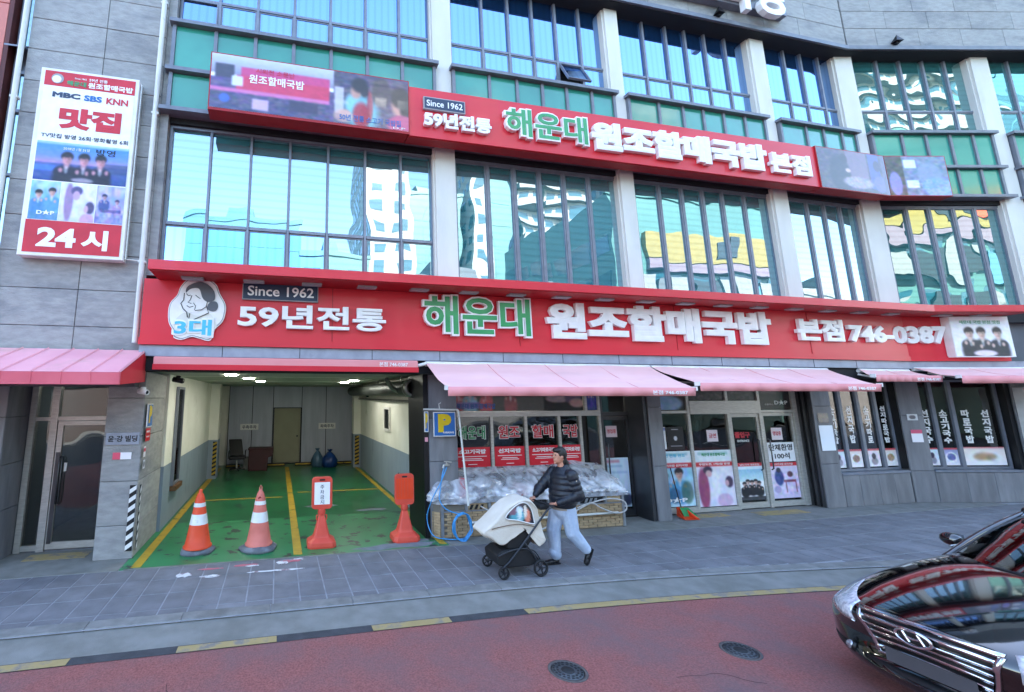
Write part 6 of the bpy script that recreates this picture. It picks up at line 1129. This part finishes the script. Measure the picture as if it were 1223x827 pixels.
clip_print(P, pw, 6.288, st); MB().tube(spline([(3.32, 6.288, .93), (3.45, 6.285, .995), (3.58, 6.285, 1.02), (3.68, 6.285, .99), (3.76, 6.288, .9), (3.77, 6.29, .78)]), .009, 6).build('hood_edge', 'stroller_cloth', st); MB().tube(spline([(3.04, 6.29, .66), (3.2, 6.285, .69), (3.45, 6.282, .71), (3.72, 6.286, .66)]), .005, 5).build('cover_seam', 'table_wood', st); MB().tube([(p[0], 6.282, p[1]) for p in blob(pw, 5)], .008, 6, closed=True).build('window_piping', 'white_paint', st)
# ================================================================ black saloon car (front at -X)
mat('car_black', '08090b', .12, c2='070809', coat=1., spec=.8, rough2=None) if False else mat('car_black', '08090c', .08, c2='07080a', coat=1., spec=.8)
mat('car_silver', 'a8acb0', .25, .6, coat=1.)
mat('chrome', 'd4d6da', .10, 1., c2='c8cace', scale=8); mat('black_plastic', '101113', .45); mat('tyre', '141415', .8, c2='1c1c1d', scale=20); mat('plate_grey', '4c4c50', .5, c2='444448'); mat('alloy', 'a4a6aa', .3, .8)
mat('lens', 'c8ccd4', .08, .5, c2='8c9098', scale=26, coat=1.); mat('lamp_inner', 'eceef4', .25, .15, c2='a4aab6', scale=34, coat=1.); mat('cabin_black', '121215', .7)
m = mat_clear_glass('car_glass', (.35, .42, .42), .05)
from mathutils.bvhtree import BVHTree
def make_car(label, X0, YC, paint, rz=0., full=True):
    Mc = Matrix.Translation((X0, YC, -.05)) @ Matrix.Rotation(rz, 4, 'Z')
    c = empty('car', label, 'car', tuple(Mc @ Vector((2.45, 0, 0))), rz)
    W = .925
    def warp(y, t): return .44*(min(1.0, abs(y)/W))**2.5*max(0, 1-t/1.5)**1.2
    st = [(0.0, .62, .30, .50, .62), (.015, .80, .24, .56, .68), (.06, .90, .19, .62, .735), (.18, .96, .17, .66, .79), (.45, .99, .17, .74, .865), (.85, 1., .17, .80, .93), (1.3, 1., .17, .85, .985), (1.6, 1., .17, .88, 1.0), (2.4, 1., .18, .91, .99), (3.5, 1., .18, .94, 1.0), (4.1, 1., .19, .97, 1.03), (4.55, .97, .22, .96, 1.06), (4.80, .92, .26, .92, 1.05), (4.88, .82, .36, .84, .96), (4.90, .7, .42, .76, .86)]
    vs = []; ring = None
    for t, k, zb, zs_, zt in st:
        hk = 1 if .1 < t < 2 else 0; w_ = W*k; half = [(0, zb), (.6*w_, zb), (.93*w_, zb+.05), (w_, zb+.22), (w_, (zb+.22+zs_)/2), (.985*w_, zs_-.06), (.94*w_, zs_-.05*hk), (.80*w_, zt-.035-.055*hk), (.66*w_, zt-.004-.03*hk), (.36*w_, zt+.010), (0, zt+.016)]
        rg = half+[(-y, z) for y, z in half[1:-1]][::-1]
        vs += [(t+warp(y, t), y, z) for y, z in rg]; ring = len(rg)
    ns = len(st); fs = [(i*ring+k, i*ring+(k+1) % ring, (i+1)*ring+(k+1) % ring, (i+1)*ring+k) for i in range(ns-1) for k in range(ring)]
    # end caps as strips so the ends stay smooth
    def cap(base, flip):
        h = ring//2; L_ = list(range(0, h+1)); Rr = [0]+list(range(ring-1, h-1, -1)); out = []
        for i in range(h):
            a, b, c_, d = base+L_[i], base+L_[i+1], base+Rr[i+1], base+Rr[i]; f = (a, b, c_, d); f = tuple(dict.fromkeys(f)); out.append(f if flip else f[::-1])
        return out
    fs += cap(0, False)+cap((ns-1)*ring, True)
    bo = MB().add(vs, fs, True).build('body', paint, c, Mc, sub=2)
    bpy.context.view_layer.update(); dg = bpy.context.evaluated_depsgraph_get(); ev = bo.evaluated_get(dg); em_ = ev.to_mesh(); bvh = BVHTree.FromPolygons([tuple(v.co) for v in em_.vertices], [tuple(p.vertices) for p in em_.polygons]); ev.to_mesh_clear()
    def surf(phi, z, off):      # point of the shell in direction phi seen from an axis inside the nose
        d = Vector((-math.cos(phi), math.sin(phi), 0)); o_ = Vector((.9-2.45, 0, z)); h = bvh.ray_cast(o_+d*3, -d)[0]
        if h is None: h = o_+d*.8
        h = h+d*off; return (h.x+2.45, h.y, h.z)
    # greenhouse
    def wsl(y, f): # windscreen surface, f 0 base .. 1 top
        yb = y*(1-.2*f); x = (1.45+.46*(abs(y)/.74)**2)*(1-f)+(2.8+.2*(abs(y)/.74)**2)*f; z = (1.0-.105*(abs(y)/.74)**2)*(1-f)+(1.38-.06*(abs(y)/.74)**2)*f+.035*math.sin(math.pi*f); return (x, yb, z)
    def grid(f_, nu, nv, name, m_, us=(-1, 1), par=c, flip=False):
        vs = [f_(us[0]+(us[1]-us[0])*i/nu, j/nv) for j in range(nv+1) for i in range(nu+1)]; fs = [(j*(nu+1)+i, j*(nu+1)+i+1, (j+1)*(nu+1)+i+1, (j+1)*(nu+1)+i) for j in range(nv) for i in range(nu)]
        return MB().add(vs, [f[::-1] for f in fs] if not flip else fs, True).build(name, m_, par, Mc)
    grid(lambda u, f: wsl(u*.74, f), 16, 8, 'windscreen', 'car_glass')
    for s_ in (-1, 1): MB().tube([wsl(s_*.765, k/8) for k in range(9)], .03, 8).build('pillar', paint, c, Mc)
    grid(lambda u, f: (2.78+.85*f+(.18*abs(u)**2)*(1-f), u*.60, 1.385+.05*math.sin(math.pi*min(1, f*1.05))-.035*abs(u)**2.5), 12, 10, 'roof', paint)
    grid(lambda u, f: (3.6+.8*f-.1*u*u*(1-f), u*(.62+.1*f), 1.40-.36*f+.03*math.sin(math.pi*f)-.03*u*u), 12, 6, 'rear_window', 'car_glass')
    for s_ in (-1, 1):
        a = MB(); a.add([(2.12, s_*.79, .92), (3.95, s_*.80, 1.0), (3.4, s_*.63, 1.375), (2.95, s_*.60, 1.32), (2.12, s_*.77, .92), (3.95, s_*.78, 1.0), (3.4, s_*.61, 1.375), (2.95, s_*.58, 1.32)], [(0, 1, 2, 3), (7, 6, 5, 4), (0, 4, 5, 1), (1, 5, 6, 2), (2, 6, 7, 3), (3, 7, 4, 0)]); a.build('side_window', 'car_glass', c, Mc)
        MB().tube([(2.75, s_*.81, 1.0), (3.05, s_*.60, 1.32)], .028, 6).build('pillar', paint, c, Mc); MB().tube([(2.97, s_*.60, 1.33), (3.15, s_*.62, 1.36), (3.5, s_*.64, 1.37), (4.15, s_*.76, 1.03)], .035, 8).build('pillar', paint, c, Mc)
        MB().tube([(2.1, s_*.80, .975), (4.0, s_*.83, 1.0)], .014, 6).build('chrome_strip', 'chrome', c, Mc)
    MB().box(1.65, 3.9, -.72, .72, .55, .9).build('cabin_floor', 'cabin_black', c, Mc)
    MB().add([(1.8, -.6, .86), (1.8, .6, .86), (2.3, .64, .95), (2.3, -.64, .95), (1.8, -.6, .82), (1.8, .6, .82), (2.3, .64, .8), (2.3, -.64, .8)], [(0, 3, 2, 1), (4, 5, 6, 7), (3, 7, 6, 2)]).build('dashboard', 'cabin_black', c, Mc)
    for s_ in (-.38, .38):
        MB().box(2.55, 2.75, s_-.24, s_+.24, .8, 1.15).build('seat', 'black_plastic', c, Mc, bevel=.04); MB().box(2.6, 2.7, s_-.12, s_+.12, 1.16, 1.3).build('headrest', 'black_plastic', c, Mc, bevel=.03)
    # front furniture laid on the curved nose
    def nose(y, z, off=.012):
        h = bvh.ray_cast(Vector((-4, y, z)), Vector((1, 0, 0)))[0]
        if h is not None: return h.x+2.45-off*.55
        zk = [.30, .5, .62, .68, .735, .79]; tk = [.03, .0, .0, .015, .06, .18]; return np.interp(z, zk, tk)+.44*(min(1, abs(y)/W))**2.5-off+.25*(max(0, abs(y)-.48)/.4)**1.6
    def patch(poly_fn, nu, nv, name, m_, off, th=.012, par=c, lamp=False):
        vs = []
        for j in range(nv+1):
            for i in range(nu+1):
                y, z = poly_fn(i/nu, j/nv); vs.append(surf(y, z, off) if lamp else (nose(y, z, off), y, z))
        n = len(vs); vs += [(v[0]+th, v[1], v[2]) for v in vs]; fs = []
        for j in range(nv):
            for i in range(nu): a = j*(nu+1)+i; fs += [(a, a+nu+1, a+nu+2, a+1), (n+a, n+a+1, n+a+nu+2, n+a+nu+1)]
        edge = [i for i in range(nu+1)]+[j*(nu+1)+nu for j in range(1, nv+1)]+[nv*(nu+1)+i for i in range(nu-1, -1, -1)]+[j*(nu+1) for j in range(nv-1, 0, -1)]
        fs += [(edge[k], edge[(k+1) % len(edge)], n+edge[(k+1) % len(edge)], n+edge[k]) for k in range(len(edge))]
        return MB().add(vs, fs, True).build(name, m_, par, Mc)
    tw, bw_, zt, zb = .395, .31, .735, .43
    gw = lambda f: bw_+(tw-bw_)*f
    gr = patch(lambda u, v: ((2*u-1)*gw(v)*1.0, zb+(zt-zb)*v-.02*abs(2*u-1)**2), 16, 5, 'grille', 'black_plastic', .022, .02)
    for k in range(5): f = .12+.19*k; patch(lambda u, v, f=f: ((2*u-1)*gw(f), zb+(zt-zb)*(f+(v-.5)*.075)-.02*abs(2*u-1)**2), 16, 1, 'slat', 'chrome', .042, .018, gr)
    patch(lambda u, v: ((2*u-1)*(tw+.02), zt-.004+.026*v-.02*abs(2*u-1)**2), 18, 1, 'grille_trim', 'chrome', .05, .03, gr); patch(lambda u, v: ((2*u-1)*(bw_+.02), zb-.016+.016*v-.02*abs(2*u-1)**2), 16, 1, 'grille_trim', 'chrome', .05, .03, gr)
    for s_ in (-1, 1): patch(lambda u, v, s_=s_: (s_*(gw(v)+.0+.03*u), zb+(zt-zb)*v-.02), 1, 8, 'grille_trim', 'chrome', .05, .03, gr)
    # emblem: oval ring with a slanted letter
    ez = .665; ex = nose(0, ez, .075); ov = [(ex-.012*math.sin(a)**2, .105*math.cos(a), ez+.054*math.sin(a)) for a in [2*math.pi*k/28 for k in range(28)]]
    MB().tube(ov, .011, 8, closed=True).tube([(ex, -.062, ez-.03), (ex, -.026, ez+.036)], .013, 6).tube([(ex, .026, ez-.036), (ex, .062, ez+.03)], .013, 6).tube([(ex, -.045, ez+.002), (ex, 0, ez-.010), (ex, .045, ez-.001)], .011, 6).build('emblem', 'chrome', c, Mc)
    MB().lathe([(.1, 0), (.09, .01)], (0, 0, 0), 20, Matrix.Translation((ex+.018, 0, ez)) @ Matrix.Diagonal((1, 1, .5, 1)) @ Matrix.Rotation(R_(-90), 4, 'Y')).build('emblem_ground', 'black_plastic', c, Mc)
    MB().box(nose(0, .48, .085), nose(0, .48, .07), -.26, .26, .37, .48).build('number_plate', 'plate_grey', c, Mc)
    for s_ in (-1, 1):
        def hl(u, v, s_=s_): # swept lamp, inner low corner to outer high corner
            lo = .575+.05*u+.05*u*u; hi = .745+.06*u+.0*u**3; return (s_*R_(31+37*u), lo+(hi-lo)*v)
        h = patch(hl, 14, 6, 'headlight', 'lamp_inner', .006, .015, lamp=True); patch(hl, 10, 4, 'lens', 'lens', .016, .004, h) if False else None
        patch(lambda u, v, s_=s_: (s_*R_(31+37*u), (.575+.05*u+.05*u*u)-.012+.012*v), 14, 1, 'headlight_trim', 'chrome', .012, .02, lamp=True)
        for yy in (): MB().lathe([(.032, 0), (.028, .01), (.001, .014)], (0, 0, 0), 14, Matrix.Translation((nose(yy, .68, .012), s_*yy, .665+.015*(yy > .65))) @ Matrix.Rotation(R_(-90), 4, 'Y')).build('projector', 'chrome', h, Mc)
        patch(lambda u, v, s_=s_: (s_*R_(34+18*u), .30+.07*v), 6, 2, 'fog_lamp_recess', 'black_plastic', .004, .01, lamp=True); MB().lathe([(.04, 0), (.035, .015), (.001, .02)], (0, 0, 0), 14, Matrix.Translation((nose(.56, .335, -.02), s_*.56, .335)) @ Matrix.Rotation(R_(-90), 4, 'Y')).build('fog_lamp', 'lens', c, Mc)
        # mirrors
        mb = MB(); ellip(mb, (2.47, s_*.97, .975), (.07, .10, .07)); mb.build('mirror', paint, c, Mc, sub=1); MB().tube([(2.47, s_*.80, .90), (2.47, s_*.9, .95)], .03, 8).build('mirror_arm', 'black_plastic', c, Mc); MB().box(2.535, 2.542, s_*.97-.07, s_*.97+.07, .945, 1.03).build('mirror_glass', 'chrome', c, Mc)
        for wx in (.98, 3.82):
            Mw = Mc @ Matrix.Translation((wx, s_*.80, .335)) @ Matrix.Rotation(R_(90), 4, 'X'); o = MB().lathe([(.20, -.11), (.31, -.12), (.335, -.09), (.335, .09), (.31, .12), (.20, .11)], (0, 0, 0), 30, Mw).build('wheel', 'tyre', c)
            rm = MB().lathe([(.21, -.122), (.205, .122)], (0, 0, 0), 24, Mw)
            for k in range(7): a = 2*math.pi*k/7; rm.tube([tuple(Mw @ Vector((.03*math.cos(a), .03*math.sin(a), -s_*.0+.125))), tuple(Mw @ Vector((.19*math.cos(a), .19*math.sin(a), .125)))], .014, 6).tube([tuple(Mw @ Vector((.03*math.cos(a), .03*math.sin(a), -.125))), tuple(Mw @ Vector((.19*math.cos(a), .19*math.sin(a), -.125)))], .014, 6)
            rm.build('rim', 'alloy', o)
            MB().tube([(wx+.37*math.cos(a), s_*.885, .335+.37*math.sin(a)) for a in [math.pi*k/14 for k in range(15)]], .018, 6).build('wheel_arch', 'black_plastic', c, Mc)
    patch(lambda u, v: ((2*u-1)*.44, .24+.10*v), 12, 2, 'lower_intake', 'black_plastic', .0, .02)
    # hood shut lines
    MB().tube([wsl(y, .0) for y in np.linspace(-.74, .74, 9)], .022, 6).build('cowl', 'black_plastic', c, Mc); MB().tube([wsl(-.1, .03), wsl(.3, .08), wsl(.66, .1)], .009, 5).tube([wsl(-.65, .03), wsl(-.3, .08), wsl(.05, .1)], .009, 5).build('wiper', 'black_plastic', c, Mc)
    return c
CAR = make_car('black saloon car with a chrome slatted grille on the red road at the right', 5.02, 2.94, 'car_black')
# ================================================================ far side of the street (seen in the glass)
mat('tower_white', '9c9a95', .7, c2='918f8a', scale=.3); mat('tower_glass', '24505c', .12, c2='1c4450', scale=.2, spec=.8); mat('tower_blue', '447488', .2, c2='3c6a7c', scale=.15, spec=.8)
mat('far_grey', '5c5e62', .7, c2='505256', scale=.3); mat('far_teal', '4c726c', .4, c2='446862', scale=.3); mat('far_yellow', '8a7634', .5); mat('far_pink', '7c6874', .5); mat('far_white', '858381', .5); mat('far_brick', '4c4240', .8, c2='443a38', scale=.6); mat('far_dark', '2c3034', .3)
def block(lab, x0, x1, y0, y1, h, wall, glass, fl=3.2, bayw=3.0, wf=.55, hf=.55, z0=4.0, bands=False, name='tower_block', roof=True):
    """face at y1 looks at the restaurant"""
    b = empty(name, lab, 'building', ((x0+x1)/2, (y0+y1)/2, -.05)); MB().box(x0, x1, y0, y1, -.05, h).build('wall', wall, b)
    g_ = MB(); r_ = MB(); z = z0
    while z+fl < h+.1:
        n = max(1, int((x1-x0)/bayw)); bw_ = (x1-x0)/n
        for i in range(n): a = x0+bw_*(i+.5-wf/2); g_.box(a, a+bw_*wf, y1, y1+.04, z+fl*(1-hf)*.6, z+fl*(1-hf)*.6+fl*hf)
        n = max(1, int((y1-y0)/bayw)); bw_ = (y1-y0)/n
        for i in range(n):
            a = y0+bw_*(i+.5-wf/2)
            for xx in (x0-.04, x1): g_.box(xx, xx+.04, a, a+bw_*wf, z+fl*(1-hf)*.6, z+fl*(1-hf)*.6+fl*hf)
        if bands: r_.box(x0-.3, x1+.3, y1, y1+1.1, z, z+.9)
        z += fl
    g_.build('window', glass, b, kind='stuff')
    if bands: r_.build('balcony', 'far_white', b, kind='stuff')
    if roof: MB().box(x0+(x1-x0)*.3, x0+(x1-x0)*.6, y0+2, y1-2, h, h+2.6).build('roof_house', wall, b)
    MB().box(x0-.15, x1+.15, y1-.3, y1+.15, h, h+.6).build('parapet', wall, b); return b
block('white residential tower across the street with a grid of small windows', 11, 17.5, -54, -40, 46, 'tower_white', 'tower_glass', 2.9, 2.2, .5, .5)
block('teal glazed tower beside a white one across the street', 17.5, 26, -58, -44, 33, 'far_teal', 'far_teal', 3.4, 2.4, .85, .7)
block('slender white residential tower across the street', 27, 31.5, -56, -42, 48, 'tower_white', 'tower_glass', 2.9, 2.2, .5, .5)
block('grey green office tower across the street', 31.5, 35, -56, -42, 45, 'far_teal', 'far_teal', 3.4, 2.2, .8, .6)
block('blue glass office block across the street, left of the white tower', -12, 2, -56, -40, 25, 'tower_blue', 'tower_blue', 3.4, 2.0, .9, .8)
block('lower teal office block across the street', 2, 11, -52, -40, 21, 'far_teal', 'tower_glass', 3.2, 2.6, .7, .6)
block('brick apartment house across the street at the far left', -46, -14, -54, -40, 17, 'far_brick', 'tower_glass', 3.0, 3.2, .5, .5)
block('curved white balcony tower across the street to the right', 54, 64, -52, -40, 50, 'tower_white', 'tower_glass', 3.0, 2.5, .7, .6, bands=True)
block('glass tower across the street to the far right', 66, 84, -60, -44, 44, 'tower_blue', 'tower_glass', 3.4, 2.4, .85, .7)
block('white balcony tower across the street behind the yellow sign block', 40, 50, -60, -46, 40, 'tower_white', 'tower_glass', 3.0, 2.5, .7, .6, bands=True)
b = block('shop block across the street with large yellow and white signboards', 27, 46, -30, -15, 20, 'far_teal', 'tower_glass', 3.3, 2.6, .7, .5, name='shop_block')
MB().box(30, 44, -15, -14.5, 14.3, 16.7).build('signboard', 'far_yellow', b); MB().box(30, 44, -15, -14.5, 13.4, 14.2).build('signboard', 'far_pink', b); [MB().box(a, a+1.9, -15, -14.6, z, z+2.3).build('signboard', mm, b) for a, z, mm in ((29, 10.6, 'far_white'), (31.2, 10.2, 'far_grey'), (33.4, 10.6, 'far_white'), (35.6, 10.4, 'far_dark'), (37.8, 10.6, 'far_white'), (40, 10.2, 'tower_blue'), (42.2, 10.6, 'far_white'), (29.6, 7.4, 'far_grey'), (32.6, 7.2, 'far_white'), (36, 7.4, 'far_dark'), (39, 7.2, 'far_white'), (42, 7.4, 'far_teal'))]; MB().box(31.6, 32.6, -14.5, -14.4, 14.8, 16.2).build('sign_detail', 'far_dark', b); MB().box(37.5, 38.4, -14.5, -14.4, 14.8, 16.3).build('sign_detail', 'far_dark', b); MB().box(40, 41.5, -14.5, -14.4, 14.7, 16.2).build('sign_detail', 'cone_orange', b); MB().box(28, 45, -15, -13, 4.2, 5.0).build('canopy', 'far_pink', b)
block('low white shop house across the street', 47, 64, -28, -15, 12, 'far_white', 'tower_glass', 3.2, 3, .6, .5, name='shop_house')
block('low grey shop house across the street, opposite the garage', -8, 8, -34, -22, 9, 'far_grey', 'far_dark', 3.2, 3, .7, .55, name='shop_house')
block('low brick shop house across the street at the left', -30, -10, -34, -22, 12, 'far_brick', 'far_dark', 3.2, 3, .6, .5, name='shop_house')
block('low pale shop house across the street, right of the grey one', 10, 25, -34, -22, 13, 'far_grey', 'far_dark', 3.2, 3, .6, .5, name='shop_house')
MB().box(-80, 90, -20, -15.0, -.09, .06).build('far_pavement', 'kerb_stone', kind='structure')
mb = MB()
for k in range(26): mb.box(-60+6*k, -57+6*k, -5.1, -4.95, -.0899, -.086)
mb.build('lane_marking', 'white_paint', kind='structure')
make_car('silver car driving on the far side of the street behind the camera', -4.5, -7.2, 'car_silver')
make_car('black car driving on the far side of the street behind the camera', 12.5, -7.4, 'car_black')
